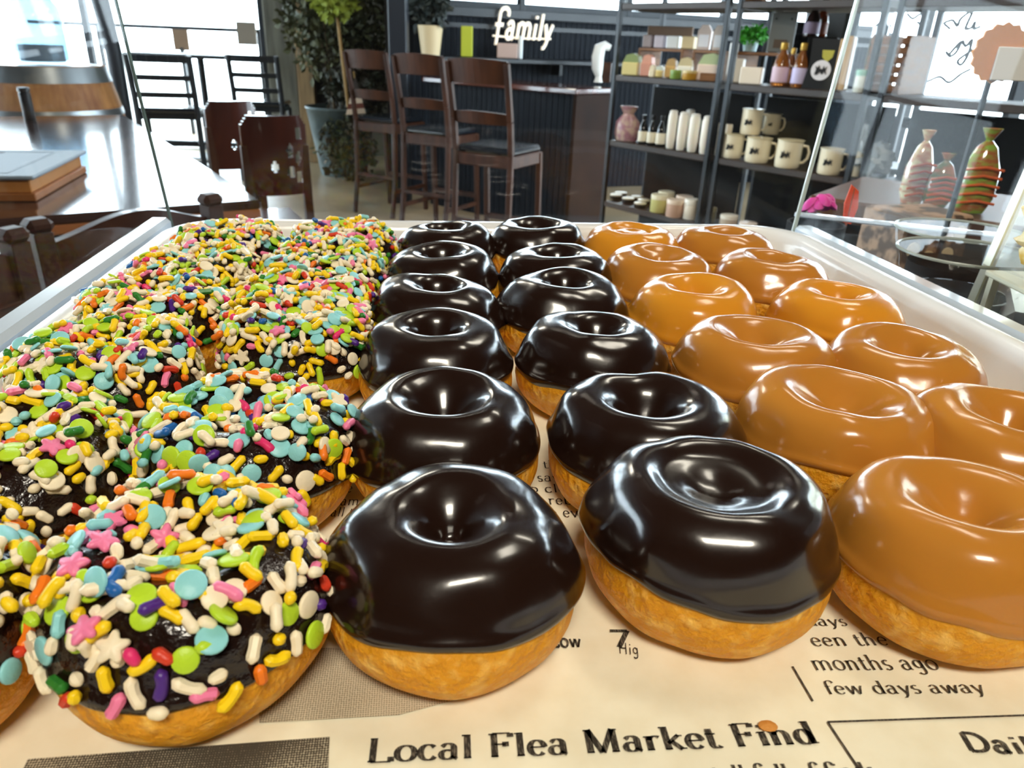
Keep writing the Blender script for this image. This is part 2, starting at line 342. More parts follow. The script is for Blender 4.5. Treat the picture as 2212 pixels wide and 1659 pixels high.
# ------------------------------------------------------------------ donuts
M_dough = mat('fried_dough', '#dc951c', .5, spec=.35, sss=.3, sssr=(.008, .004, .001), noise_=(170, '#f3bf62', .50, .74), bump=(330, .0018))
nt = M_dough.node_tree
M_choc = mat('chocolate_glaze', '#1f100a', .24, spec=.35, coat=.75, bump=(60, .0003)); M_choc.node_tree.nodes['Principled BSDF'].inputs['Coat Roughness'].default_value = .13
M_car = mat('caramel_glaze', '#b8782c', .2, spec=.4, coat=.2, sss=.15, sssr=(.003, .0015, .0006), bump=(60, .0002))
M_car2 = mat('light_caramel_glaze', '#d48c26', .2, spec=.4, coat=.2, sss=.15, sssr=(.003, .0015, .0006), bump=(60, .0002))
M_wet = mat('sprinkled_chocolate', '#1c0e09', .2, spec=.6, bump=(160, .0012))
def catmull(P, n):
    out = []
    for i in range(len(P)-1):
        p0 = P[max(i-1, 0)]; p1 = P[i]; p2 = P[i+1]; p3 = P[min(i+2, len(P)-1)]
        for k in range(n):
            t = k/n; a = [.5*((2*p1[j])+(-p0[j]+p2[j])*t+(2*p0[j]-5*p1[j]+4*p2[j]-p3[j])*t*t+(-p0[j]+3*p1[j]-3*p2[j]+p3[j])*t**3) for j in (0, 1)]
            out.append((max(a[0], 0), a[1]))
    out.append(P[-1]); return out
class Donut:
    def __init__(s, seed, rx, ry, h, zd, hole, bulges=(), tilt=(0, 0), off=(0, 0)):
        s.seed = seed; s.rx = rx; s.ry = ry; s.h = h; s.bulges = bulges; s.tilt = tilt; s.off = off
        s.rnd = random.Random(seed)
        rc = hole+.32
        P = [(0, zd), (hole*.45, zd+.015), (hole, zd+.5*(1-zd)*.75), (hole+.15, .93), (rc, 1.0), (rc+(1-rc)*.45, .935), (rc+(1-rc)*.74, .785), (rc+(1-rc)*.925, .59), (1.0, .41), (.965, .26), (.86, .10), (.70, .02), (.45, 0), (0, 0)]
        s.pr = catmull(P, 10)
        L = [0]
        for a, b in zip(s.pr, s.pr[1:]): L.append(L[-1]+math.hypot((b[0]-a[0])*rx, (b[1]-a[1])*h))
        s.L = [l/L[-1] for l in L]
        # arc parameter of the equator
        s.te = s.L[80]
        s.ed = [s.rnd.uniform(-1, 1) for _ in range(8)]; s.ph = [s.rnd.uniform(0, 2*PI) for _ in range(8)]
    def prof(s, t):
        t = min(max(t, 0), 1); lo = 0; hi = len(s.L)-1
        while hi-lo > 1:
            m = (lo+hi)//2
            if s.L[m] <= t: lo = m
            else: hi = m
        k = (t-s.L[lo])/max(s.L[hi]-s.L[lo], 1e-9); a, b = s.pr[lo], s.pr[hi]
        return a[0]+(b[0]-a[0])*k, a[1]+(b[1]-a[1])*k
    def P(s, th, t):
        r, z = s.prof(t)
        c, sn = math.cos(th), math.sin(th)
        k = 1+.022*math.sin(2*th+s.ph[0])*s.ed[0]+.02*math.sin(3*th+s.ph[1])*s.ed[1]
        p = Vector((r*c*s.rx*k, r*sn*s.ry*k, z*s.h))
        w_ = max(0, 1-r)                       # dip moved off centre
        p.x += s.off[0]*w_*w_*1.4; p.y += s.off[1]*w_*w_*1.4
        q = p*38+Vector((s.seed*3.1, 0, 0))
        nz = noise.noise(q)*.0018+noise.noise(q*2.3)*.0006
        if r > .02 or z > .3: p += Vector((c*nz*min(1, r*2), sn*nz*min(1, r*2), nz*.8*(1 if z > .3 else 0)))
        p.z += (s.tilt[0]*p.x+s.tilt[1]*p.y)*min(1, z*1.5)
        return p
    def N(s, th, t):
        e = .004; a = s.P(th+.03, t)-s.P(th-.03, t); b = s.P(th, t+e)-s.P(th, t-e)
        n = b.cross(a)
        if n.length < 1e-12 or t < .01: n = Vector((0, 0, 1))
        n.normalize()
        if t < .09: k = (t/.09)**2; n = (n*k+Vector((0, 0, 1))*(1-k)).normalized()
        r, z = s.prof(t); out = Vector((math.cos(th), math.sin(th), 0))
        if (z > .5 and n.z < -.05) or (z <= .5 and r > .8 and n.dot(out) < 0): n = -n
        return n
    def edge(s, th):
        d = 0
        for k, am in ((1, .030), (2, .016), (3, .016), (5, .009), (9, .0045), (14, .003)):
            i = k % 8; d += am*s.ed[i]*math.sin(k*th+s.ph[i])
        for (a, amp, wd) in s.bulges:
            x = (th-a+PI) % (2*PI)-PI; d += .012*amp/.006*math.exp(-(x/wd)**2)
        return s.te+s.low+d
    low = .012
    def dough(s, parent):
        nth, nt_ = 88, 52; vs = []; fs = []
        ts = [i/nt_ for i in range(nt_+1)]
        for t in ts:
            for k in range(nth): vs.append(s.P(2*PI*k/nth, t))
        for i in range(nt_):
            for k in range(nth): fs.append((i*nth+k, (i+1)*nth+k, (i+1)*nth+(k+1) % nth, i*nth+(k+1) % nth))
        m = MB().add(vs, fs, True); return m.build('dough_ring', M_dough, parent)
    def goff(s, th, sg):
        g = .0017*math.sqrt(max(0, 1-sg**14))-.0004+.0009*math.exp(-((sg-.95)/.035)**2)
        g += .0004*noise.noise(s.P(th, s.te*sg)*70+Vector((s.seed, 0, 0)))
        return g
    def gp(s, th, sg):
        e = s.edge(th); e0 = s.te+s.low; tt = e0*sg+(e-e0)*sg**4; p = s.P(th, tt); n = s.N(th, tt)
        p = p+n*s.goff(th, sg)
        for (a, amp, wd) in s.bulges:
            x = (th-a+PI) % (2*PI)-PI; f = amp*math.exp(-(x/wd)**2)*math.exp(-((sg-.88)/.13)**2)
            p += Vector((math.cos(a), math.sin(a), -.1))*f
        return p, n
    def glaze(s, parent, m):
        nth, ng = 96, 44; vs = []; fs = []
        for i in range(ng+1):
            sg = (i/ng)**.9
            for k in range(nth): vs.append(s.gp(2*PI*k/nth, sg)[0])
        c = sum((vs[nth+k] for k in range(nth)), Vector())/nth
        for k in range(nth): vs[k] = c
        for i in range(ng):
            for k in range(nth): fs.append((i*nth+k, (i+1)*nth+k, (i+1)*nth+(k+1) % nth, i*nth+(k+1) % nth))
        return MB().add(vs, fs, True).build('glaze', m, parent)
ORD = ['front', 'second', 'third', 'fourth', 'fifth', 'back']
ZT = CH-.118
POS = {  # column: (x, y) pixel of the dip
 'c0': [(975, 1100), (960, 850), (942, 698), (945, 610), (955, 540), (962, 487)],
 'c1': [(1545, 1050), (1400, 855), (1290, 697), (1222, 602), (1205, 542), (1160, 481)],
 'k0': [(2105, 1070), (1830, 845), (1640, 712), (1505, 614), (1430, 546), (1368, 492)],
 'k1': [None, (2195, 885), (1965, 737), (1818, 626), (1672, 553), (1572, 498)],
}
def dn(seed, zd, hole, **k):
    rx = k.pop('rx', .0372); ry = k.pop('ry', .0352); h = k.pop('h', .0415)
    return Donut(seed, rx, ry, h, zd, hole, **k)
def place(px, py): p = un(px, py, ZT); return (p.x, p.y, ZP)
CHO = {('c0', 0): dict(zd=.70, hole=.16, bulges=((-.12, .003, .45),), rx=.0362), ('c1', 0): dict(zd=.84, hole=.29, rx=.0378, bulges=((2.9, .0018, .4),), h=.0455), ('c0', 1): dict(zd=.66, hole=.22), ('c1', 1): dict(zd=.60, hole=.24, bulges=((-.05, .003, .4),)),
       ('c0', 2): dict(zd=.5, hole=.17), ('c1', 2): dict(zd=.6, hole=.2), ('c0', 3): dict(zd=.5, hole=.17), ('c1', 3): dict(zd=.55, hole=.17, bulges=((3.05, .0025, .4),)), ('c0', 4): dict(zd=.5, hole=.2), ('c1', 4): dict(zd=.55, hole=.2), ('c0', 5): dict(zd=.5, hole=.2), ('c1', 5): dict(zd=.6, hole=.25)}
rnd = random.Random(5)
for ci, (col, words) in enumerate((('c0', 'left chocolate column'), ('c1', 'right chocolate column'))):
    for j, q in enumerate(POS[col]):
        t = thing('chocolate_donut', 'glossy dark chocolate glazed donut, %s one of the %s' % (ORD[j], words), 'donut', place(*q), 0, 'chocolate glazed donuts')
        kw = dict(CHO[(col, j)]); d = dn(10+j+ci*10, tilt=(rnd.uniform(-.04, .04), rnd.uniform(-.03, .03)), **kw); d.low = (-.045 if ci == 0 else -.03) if j == 0 else -.03
        d.dough(t); d.glaze(t, M_choc)
KAR = {('k0', 0): (.70, .25, 0), ('k0', 1): (.74, .30, 0), ('k0', 2): (.72, .28, 0), ('k0', 3): (.66, .2, 1), ('k0', 4): (.8, .22, 0), ('k0', 5): (.93, .22, 1), ('k1', 1): (.66, .22, 0), ('k1', 2): (.68, .24, 0), ('k1', 3): (.6, .18, 1), ('k1', 4): (.62, .2, 0), ('k1', 5): (.6, .17, 0)}
for ci, (col, words) in enumerate((('k0', 'left caramel column'), ('k1', 'right caramel column'))):
    for j, q in enumerate(POS[col]):
        if q is None: continue
        zd, ho, li = KAR[(col, j)]
        t = thing('caramel_donut', '%s caramel glazed donut, %s one of the %s' % ('bright orange' if li else 'glossy tan', ('second from the front,' if (j == 1) else ORD[j]), words) if j != 1 else 'glossy tan caramel glazed donut, second one of the %s' % words, 'donut', place(*q), 0, 'caramel glazed donuts')
        big = {0: .0395, 1: .039}.get(j, .0375)
        d = dn(40+j+ci*10, zd, ho, rx=big, ry=.036, tilt=(rnd.uniform(-.03, .03), rnd.uniform(-.03, .03))); d.low = -.035
        d.dough(t); g = d.glaze(t, M_car2 if li else M_car)
        if (col, j) in (('k1', 2), ('k0', 3), ('k1', 4)):    # little bubbles set in the glaze of the dip
            for bx, by, br in {('k1', 2): ((.001, -.004, .0046), (-.005, .005, .003)), ('k0', 3): ((-.003, .003, .0035),), ('k1', 4): ((.003, -.001, .003),)}[(col, j)]:
                c = d.P(math.atan2(by, bx), .02); MB().lathe([(br*math.cos(a), br*.6*math.sin(a)) for a in [math.radians(x) for x in range(-30, 91, 15)]], (bx, by, c.z+.002), 16).build('glaze_bubble', M_car2 if li else M_car, t)

# ---- sprinkles
SPC = {'cream': ('#f3e3c4', .30), 'yellow': ('#f7cf17', .23), 'lime': ('#b5d62e', .11), 'sky': ('#8fd0d4', .11), 'pink': ('#f07ea6', .055), 'orange': ('#f07a1c', .05), 'green': ('#2f7a2a', .04), 'red': ('#d23c22', .03), 'purple': ('#4c2480', .025), 'blue': ('#1f5fa6', .022), 'magenta': ('#e2316f', .028)}
SPM = {k: mat('sprinkle_'+k, v[0], .38, spec=.4, bump=(900, .00015)) for k, v in SPC.items()}
def rod_geo(L, r, bend, n=7):
    pts = []; rs = []
    for i in range(9):
        u = i/8; x = (u-.5)*L; pts.append(Vector((x, bend*(1-(2*u-1)**2), 0)))
        e = min(u, 1-u)*L; rs.append(r*math.sqrt(max(.05, 1-max(0, 1-e/r)**2)) * (1+.06*math.sin(u*9+L*900)))
    return MB().tube(pts, rs, n)
def disc_geo(R, h):
    return MB().lathe([(0, -h/2), (R*.86, -h/2), (R*.97, -h*.3), (R, 0), (R*.97, h*.3), (R*.86, h/2), (0, h/2)], n=18)
def flower_geo(R, h, lobes=5):
    m = MB(); n = 40; rows = []
    for rr, z in ((0, -h/2), (.85, -h/2), (1, 0), (.85, h/2), (0, h/2)):
        rows.append([(R*rr*(1+.26*math.cos(lobes*2*PI*k/n))*math.cos(2*PI*k/n), R*rr*(1+.26*math.cos(lobes*2*PI*k/n))*math.sin(2*PI*k/n), z) for k in range(n)])
    loft(rows, m, False); return m
SHP = []
rr_ = random.Random(3)
for L_, b_ in ((.0054, 0), (.0064, .0004), (.0078, .0009), (.0046, 0), (.0090, .0002), (.0066, .0012), (.0036, 0), (.0070, 0)): SHP.append(('rod', rod_geo(L_, .00150, b_)))
SHP.append(('disc', disc_geo(.0036, .0013))); SHP.append(('disc', disc_geo(.0031, .0013))); SHP.append(('flower', flower_geo(.0032, .0016))); SHP.append(('rod', rod_geo(.0105, .00165, .0007)))
SNAME = {'rod': 'sprinkle', 'disc': 'confetti_sprinkle', 'flower': 'flower_sprinkle'}
SMESH = {}
def sprinkle_mesh(si, col):
    if (si, col) not in SMESH:
        g = SHP[si][1]; me = bpy.data.meshes.new(SNAME[SHP[si][0]]); me.from_pydata(g.v, [], g.f); me.polygons.foreach_set('use_smooth', [True]*len(g.f)); me.materials.append(SPM[col]); me.update()
        SMESH[(si, col)] = me
    return SMESH[(si, col)]
def pick(r):
    x = r.random(); a = 0
    for k, v in SPC.items():
        a += v[1]
        if x < a: return k
    return 'cream'
def sprinkle_donut(base, words, seed, total=300, R=.0372, yaw=0):
    r = random.Random(seed)
    t = thing('sprinkled_donut', 'chocolate donut covered in rainbow sprinkles, '+words, 'donut', base, 0, 'sprinkled chocolate donuts')
    d = Donut(seed, R, .0370, .0400, .78, .22, tilt=(r.uniform(-.05, .05), r.uniform(-.05, .05))); d.low = -.03
    d.dough(t); d.glaze(t, M_wet)
    view = (CAM-Vector(base)).normalized(); cell = {}; out = []; tries = 0
    while len(out) < total and tries < 26000:
        tries += 1
        th = r.uniform(0, 2*PI); sg = math.sqrt(r.random()) if r.random() < .6 else r.random()
        pr_ = d.prof(d.edge(th)*sg)[0]
        if r.random() > max(.25, pr_): continue
        if sg > .72 and r.random() < .5: continue
        if sg > .985: continue
        si = r.choices(range(len(SHP)), (10, 10, 7, 11, 4, 6, 9, 8, 9, 10, 3, 1))[0]; kind = SHP[si][0]
        p, n = d.gp(th, sg)
        lay = 0; near = [q for q in out if (q[0]-p).length < .0125]
        dm = min([(q[0]-p).length for q in near], default=1)
        need = .0046 if kind != 'rod' else .0036
        if dm < need:
            if sg > .75 or dm < .0017 or r.random() < .35: continue
            lay = 1+(sum((q[0]-p).length < .003 for q in near) > 1)
        n2 = (n+Vector((r.gauss(0, 1), r.gauss(0, 1), r.gauss(0, 1)))*(.10 if lay == 0 else .30)).normalized()
        if n.z < .2: n2 = n
        hgt = {'rod': .0010, 'disc': .0007, 'flower': .0008}[kind]+lay*.0017
        tx = n2.orthogonal().normalized(); tx.rotate(Matrix.Rotation(r.uniform(0, 2*PI), 3, n2)); ty = n2.cross(tx)
        col = pick(r)
        if kind == 'disc': col = r.choice(['lime', 'lime', 'sky', 'sky', 'cream'])
        elif kind == 'flower': col = r.choice(['pink', 'pink', 'cream'])
        elif col in ('sky', 'lime') and r.random() < .7: col = r.choice(['cream', 'yellow'])
        M = Matrix(((tx.x, ty.x, n2.x), (tx.y, ty.y, n2.y), (tx.z, ty.z, n2.z)))
        c = p+n*hgt
        out.append((p, c, M, si, col, n.dot(view)+(.3*lay)))
    out.sort(key=lambda q: -q[5])
    for q in out[:100]:
        o = bpy.data.objects.new(SNAME[SHP[q[3]][0]], sprinkle_mesh(q[3], q[4])); C.objects.link(o); o.parent = t
        o.matrix_local = Matrix.Translation(q[1]) @ q[2].to_4x4()
    if len(out) > 100:
        m = MB(); mi = []; cols = list(SPM)
        for q in out[100:]:
            g = SHP[q[3]][1]; m.add([q[2] @ Vector(v)+q[1] for v in g.v], g.f, True); mi += [cols.index(q[4])]*len(g.f)
        o = m.build('sprinkles', SPM[cols[0]], t)
        for k in cols[1:]: o.data.materials.append(SPM[k])
        o.data.polygons.foreach_set('material_index', mi); o['kind'] = 'stuff'
    return t
B = [un(425, 1165, ZT), None, None, None, None, None]
xb = [(-.086, .153), (-.096, .226), (-.107, .330), (-.115, .367), (-.120, .432), (-.124, .498)]
xa = [(-.156, .132), (-.167, .206), (-.178, .284), (-.186, .350), (-.193, .415), (-.197, .480)]
for j, (x, y) in enumerate(xb): sprinkle_donut((x+.002, y, ZP), '%s one beside the chocolate columns' % ORD[j], 100+j, 330 if j < 2 else 420)
for j, (x, y) in enumerate(xa): sprinkle_donut((x+.004, y, ZP), '%s one of the outer left column' % ORD[j], 120+j, 330 if j < 2 else 420, .0365)
# ------------------------------------------------------------------ room shell
def wallbox(name, a, b, z0, z1, m, th=.12, kind=True):
    a = Vector((a[0], a[1], 0)); b = Vector((b[0], b[1], 0)); mid = (a+b)/2; d = b-a
    o = MB().box((0, 0, 0), (d.length, th, z1-z0)).build(name, m, None, (mid.x, mid.y, (z0+z1)/2)); o.rotation_euler.z = math.atan2(d.y, d.x)
    return struct(o)
M_floor = mat('concrete_floor', '#b9a687', .35, noise_=(1.3, '#9a8667', .35, .75), bump=(6, .002))
M_plaster = mat('warm_grey_plaster', '#6f6b5e', .85, noise_=(1.2, '#565245', .4, .7))
M_dark = mat('dark_plaster', '#1e1c1a', .9, spec=.1)
M_ceil = mat('ceiling_paint', '#2f2c29', .9)
M_bead = mat('black_beadboard', '#10161f', .6, spec=.15, wave=(5.5, 'X', .012))
M_frame = mat('black_metal', '#1b1f24', .4, metal=.3)
M_sill = mat('black_painted_sill', '#171b22', .35)
M_brown = mat('dark_walnut', '#4a2a1a', .32, coat=.3, noise_=(9, '#33190e', .35, .7, (1, 9, 1)))
M_stool = mat('dark_stained_wood', '#4a2815', .5, spec=.3, noise_=(14, '#2e170c', .35, .7, (1, 1, .15)))
M_tabletop = mat('polished_wood_top', '#45302a', .14, coat=.35, spec=.5, noise_=(2.2, '#3c2a24', .35, .7, (1, 1, 1)))
M_pane = glass_mat('window_glass', haze=0.0, ior=1.3)
struct(MB().box((0, 0, -.05), (22, 20, .1)).build('floor', M_floor, None, (-2, 3, 0)))
struct(MB().box((0, 0, .05), (22, 20, .1)).build('ceiling', M_ceil, None, (-2, 3, 5.15)))
wallbox('wall_behind', (-10, -5), (7, -5), 0, 5.1, M_dark)
wallbox('wall_right', (3.4, -5), (3.4, 2.34), 0, 5.1, M_dark)
wallbox('wall_above', (3.4, 2.3), (3.4, 8.6), 3.0, 5.1, M_dark)
wallbox('wall_right', (3.4, 8.6), (3.4, 9.6), 0, 5.1, M_dark)
wallbox('wall_left', (-10, -5), (-10, .4), 0, 5.1, M_dark)
wallbox('wall_left', (-10, 9.5), (-10, 10.1), 0, 5.1, M_plaster)
# window walls: frame of mullions and panes
def window(name, a, b, z0, z1, nv, horiz, m=M_frame, mw=.07, depth=.09):
    a = Vector((a[0], a[1], 0)); b = Vector((b[0], b[1], 0)); d = b-a; L = d.length; mid = (a+b)/2
    e = bpy.data.objects.new(name, None); C.objects.link(e); e.location = (mid.x, mid.y, 0); e.rotation_euler.z = math.atan2(d.y, d.x); e['kind'] = 'structure'
    f = MB()
    for i in range(nv+1):
        x = -L/2+L*i/nv; f.box((x, 0, (z0+z1)/2), (mw, depth, z1-z0), bev=.006)
    for z in (z0+mw/2, z1-mw/2)+tuple(horiz): f.box((0, 0, z), (L, depth*.9, mw), bev=.006)
    f.build('window_frame', m, e)
    for i in range(nv): MB().box((-L/2+L*(i+.5)/nv, 0, (z0+z1)/2), (L/nv-mw, .008, z1-z0-2*mw)).build('window_pane', M_pane, e)
    return e
window('window_1', (-9.9, 10), (-3.28, 10), .02, 5.05, 3, (1.86, 3.4))
window('window_2', (-10, 9.4), (-10, .4), .02, 5.05, 4, (1.8, 3.4))
window('window_3', (3.4, 2.4), (3.4, 8.5), .25, 3.0, 4, (1.9, .9))
# column of timber and stone between window and plants
wallbox('wall_back', (-3.25, 10), (-1.2, 10), 0, 5.1, M_plaster)
P0 = Vector((-1.25, 7.45, 0)); P1 = Vector((4.3, 9.75, 0)); wd_ = (P1-P0).normalized(); ZS = 1.70
wallbox('wall_jog', (-1.25, 7.45), (-1.2, 10), 0, 5.1, M_dark)
wallbox('wall_bar', P0, P1, 0, ZS-.06, M_bead, .1)
wallbox('wall_bar', P0, P1, 3.3, 5.1, M_dark, .1)
window('window_4', P0+wd_*.1, P1, ZS, 3.3, 5, (), M_frame, .06)
t_ = wallbox('trim_1', P0, P1, ZS-.07, ZS+.0, M_sill, .22); t_ = wallbox('trim_2', P0, P1, ZS-.17, ZS-.13, M_sill, .14)
cq = un(615, 352, 0)
def board(px0, px1, y, z0, z1, m, name, th=.06):
    a = ud(px0, 100, y); b = ud(px1, 100, y); return MB().box(((a.x+b.x)/2, y, (z0+z1)/2), (abs(b.x-a.x), th, z1-z0), bev=.01).build(name, m)
struct(board(578, 640, 9.3, 0, 3.0, mat('weathered_grey_timber', '#6d6a5c', .8, noise_=(6, '#4a483f', .3, .7, (2, 2, .3))), 'trim_3', .12))
struct(board(640, 676, 9.25, 0, 3.0, mat('tan_timber', '#9a7c52', .7, noise_=(8, '#6d5638', .3, .7, (2, 2, .3))), 'trim_4', .14))
struct(board(676, 700, 9.3, 0, 3.0, M_dark, 'trim_5', .1))
a_ = ud(862, 100, 7.0); struct(MB().box((a_.x, 7.0, 1.55), (.16, .16, 3.1), bev=.01).build('trim_6', mat('blue_black_post', '#141b26', .5)))

# outside the left window: railing, posts, signs
M_out = mat('outdoor_timber', '#4b443c', .7)
def outside_x(px, y): return ud(px, 80, y).x
Yo = 11.6
rl = thing('railing', 'dark metal patio railing seen through the left window', 'railing', (outside_x(420, Yo), Yo, 0))
xl = outside_x(215, Yo)-rl.location.x; xr = outside_x(590, Yo)-rl.location.x; zr = ud(430, 62, Yo).z
MB().beam((xl-1, 0, zr), (xr, 0, zr), .06, .05).build('top_rail', M_frame, rl)
for px in (215, 390, 560): x = outside_x(px, Yo)-rl.location.x; MB().beam((x, 0, -.2), (x, 0, zr), .05, .05).build('post', M_frame, rl)
def slab(name, label, cat, px0, px1, py0, py1, y, m, th=.04, group=None):
    a = ud(px0, py1, y); b = ud(px1, py0, y); o = MB().box((0, 0, 0), (b.x-a.x, th, b.z-a.z), bev=.004).build(name, m, None, ((a.x+b.x)/2, y, (a.z+b.z)/2)); return tag(o, label, cat, group)
slab('wall_sign', 'square grey-brown sign card hung over the patio railing', 'sign', 515, 551, 48, 96, Yo-.1, mat('sign_card', '#6f665c', .7))
o = slab('gate_post', 'short brown board standing on the patio railing line', 'post', 378, 404, 64, 108, Yo-.12, mat('brown_board', '#7a6350', .8))
o.data.transform(Matrix.Scale(1, 4)); z_ = o.location.z
mbp = MB().beam((0, 0, 0), (0, 0, z_-.1), .06, .04).build('stem', M_frame, o, (0, 0, -z_))
# patio umbrella silhouette / tree trunk beyond
tr_ = thing('patio_post', 'bluish-black post behind the barrel, beside the ladderback chair', 'post', (ud(250, 150, 7.3).x, 7.3, 0))
MB().tube([(0, 0, 0), (.01, 0, 1.2), (-.08, 0, 2.1), (-.12, 0, 3.08)], [.07, .07, .085, .09], 12).build('shaft', mat('blue_black_post', '#141b26'), tr_)
grd = struct(MB().box((0, 0, -.05), (40, 30, .1)).build('floor', mat('pale_paving', '#dcdcd6', .9), None, (0, 26, -.12)))
grd.name = 'trim_7'
# ------------------------------------------------------------------ furniture left
def long_table():
    A = Vector((*un(565, 432, .90).xy, 0)); B = Vector((*un(268, 248, .90).xy, 0)); d = (B-A); L = d.length; d.normalize(); q = Vector((-d.y, d.x, 0)); Wd = 1.25
    c = A+d*L/2+q*Wd/2; t = thing('dining_table', 'long glossy wooden table with a tan edge, reflecting the windows, at left', 'table', (c.x, c.y, 0), math.atan2(d.y, d.x))
    MB().box((0, 0, .885), (L, Wd, .03), bev=.008).build('tabletop', M_tabletop, t)
    MB().box((0, 0, .855), (L-.01, Wd-.01, .03), bev=.004).build('edge_band', mat('tan_edge', '#a8683a', .5), t)
    for sx in (-1, 1):
        for sy in (-1, 1): MB().box((sx*(L/2-.25), sy*(Wd/2-.2), .42), (.09, .09, .84), bev=.01).build('leg', M_stool, t)
    MB().box((0, 0, .8), (L-.6, Wd-.4, .08)).build('apron', M_stool, t)
    return t, d, q, L, Wd
tb, td_, tq_, tL, tW = long_table()
# book / game box on the table
bq = un(60, 330, .96)
bb = thing('wooden_box', 'flat wooden box with a printed lid coloured with blue-grey window reflection lying on the long table', 'box', (*un(-75, 402, .90).xy, .901), math.atan2(td_.y, td_.x)-.35)
MB().box((0, 0, .012), (.56, .60, .024), bev=.003).build('box_base', mat('box_wood', '#9c5f2c', .5), bb)
MB().box((0, 0, .046), (.54, .58, .044), bev=.003).build('box_side', mat('box_wood_light', '#c4813c', .5), bb)
MB().box((0, 0, .073), (.58, .62, .012), bev=.004).build('lid', mat('lid_reflection_tint', '#8f9fae', .55, spec=.3), bb)  # reflection of the windows put into the lid's base colour
f_ = MB()
for sx, sy, wx, wy in ((0, .22, .46, .006), (0, -.22, .46, .006), (.23, 0, .006, .44), (-.23, 0, .006, .44)): f_.box((sx, sy, .0795), (wx, wy, .001))
f_.build('printed_border', mat('lid_print', '#5e7180', .5), bb)
f_ = MB(); text_mesh(f_, 'menu', Vector((-.16, -.06, .0796)), Vector((.17, 0, 0)), Vector((0, .22, 0)), .12, .06, 0, .0002); f_.build('printed_title', mat('lid_print_dark', '#2c3a45'), bb)
o = MB().lathe([(.028, 0), (.03, .004), (.03, .15), (.024, .153), (.024, .156), (.031, .157), (.031, .175), (.026, .18), (0, .18)], n=20).build('pepper_grinder', mat('matt_black', '#15181d', .35), None, (*un(66, 262, .90).xy, .9005))
tag(o, 'slim black cylinder with a pale top standing on the long table before the barrel', 'grinder')
# barrel with carboy
M_stave = mat('oak_staves', '#b07a45', .6, noise_=(5, '#7c4c26', .3, .7, (3, 3, .4)))
M_hoop = mat('steel_hoop', '#8a8f92', .3, metal=.8)
bc = un(85, 138, 1.14); br_ = 126/1570*((bc-CAM).dot(_f))
bar_ = thing('wine_barrel', 'oak wine barrel with steel hoops standing behind the long table', 'barrel', (bc.x, bc.y, 0))
prof_b = [(br_*(.80+.22*math.sin(PI*(.06+.88*i/16))), 1.14*i/16) for i in range(17)]
k_ = br_/prof_b[-1][0]; prof_b = [(r*k_, z) for r, z in prof_b]
MB().lathe([(0, 0)]+prof_b, n=40).build('staves', M_stave, bar_)
MB().lathe([(0, 1.13), (br_*.95, 1.13), (br_*.95, 1.141), (0, 1.141)], n=40).build('barrel_head', mat('barrel_head', '#8f979c', .3, coat=.3), bar_)
for z0 in (1.03, .80, .30, .04):
    i = z0/1.14*16; f = lambda z: (lambda u: prof_b[int(u)][0]+(prof_b[min(int(u)+1, 16)][0]-prof_b[int(u)][0])*(u-int(u)))(min(z/1.14*16, 15.999))
    hh = .105 if z0 > 1 else .05
    MB().lathe([(f(z0)+.001, z0), (f(z0)+.006, z0), (f(z0+hh)+.006, z0+hh), (f(z0+hh)+.001, z0+hh)], n=40).build('hoop', M_hoop, bar_)
M_jar = glass_mat('bottle_glass', (.62, .72, .78, 1), haze=.10, ior=1.5)
def jar(name, label, c, r, h, neck=.35):
    t = thing(name, label, 'jar', c)
    MB().lathe([(0, .003), (r*.93, .003), (r, .02), (r, h*.62), (r*.93, h*.76), (r*neck*1.1, h*.9), (r*neck, h), (r*neck*.86, h), (r*neck, h*.9), (r*.88, h*.74), (r*.94, h*.6), (r*.94, .03), (0, .02)], n=28).build('glass_body', M_jar, t)
    return t
Zb = (bc-CAM).dot(_f)
pj = ud(92, 120, bc.y-.05); jr = jar('glass_carboy', 'large clear glass jug with narrow neck standing on the barrel', (pj.x, bc.y-.05, 1.1415), 52/1570*Zb, .52, .5)
MB().lathe([(0, .02), (.145, .02), (.145, .13), (0, .13)], n=24).build('jug_contents', mat('grey_filling', '#7d8488', .6), jr)
# ladderback counter chairs at the window
def ladder_chair(label, c, rz, w=.44, seat=.76, top=1.21, rungs=(.89, 1.03, 1.18), m=M_frame, group='black ladderback chairs by the window'):
    t = thing('ladderback_chair', label, 'chair', c, rz, group)
    s = MB(); s.box((0, 0, seat), (w, .42, .045), bev=.018); s.build('seat', mat('black_vinyl', '#1a2028', .15, coat=.5), t)
    MB().box((0, 0, seat-.05), (w-.03, .38, .05), bev=.005).build('seat_frame', m, t)
    for sx in (-1, 1):
        x = sx*(w/2-.02)
        MB().tube([(x, -.20, 0), (x, -.19, seat*.6), (x, -.20, seat+.1), (x, -.27, top)], .026, 8).build('leg', m, t)
        MB().tube([(x, .19, 0), (x, .17, seat-.05)], .022, 8).build('leg', m, t)
    for z in rungs:
        y = -.20-.07*(z-seat-.1)/(top-seat-.1); pts = [(-w/2+.02+(w-.04)*i/6, y-.025*math.sin(PI*i/6), z) for i in range(7)]
        b = MB()
        hgt = .045 if z == rungs[-1] else .025
        for p, q in zip(pts, pts[1:]): b.beam(p, q, .062 if z == rungs[-1] else .045, .02, up=(0, -1, 0))
        b.build('back_rail', m, t)
    for z in (.25, .42):
        b = MB()
        for sx in (-1, 1): b.tube([(sx*(w/2-.02), -.2, z), (sx*(w/2-.02), .185, z)], .010, 6)
        b.tube([(-w/2+.02, -.2, z+.05), (w/2-.02, -.2, z+.05)], .010, 6); b.tube([(-w/2+.02, .185, z+.02), (w/2-.02, .185, z+.02)], .010, 6); b.build('stretcher', m, t)
    return t
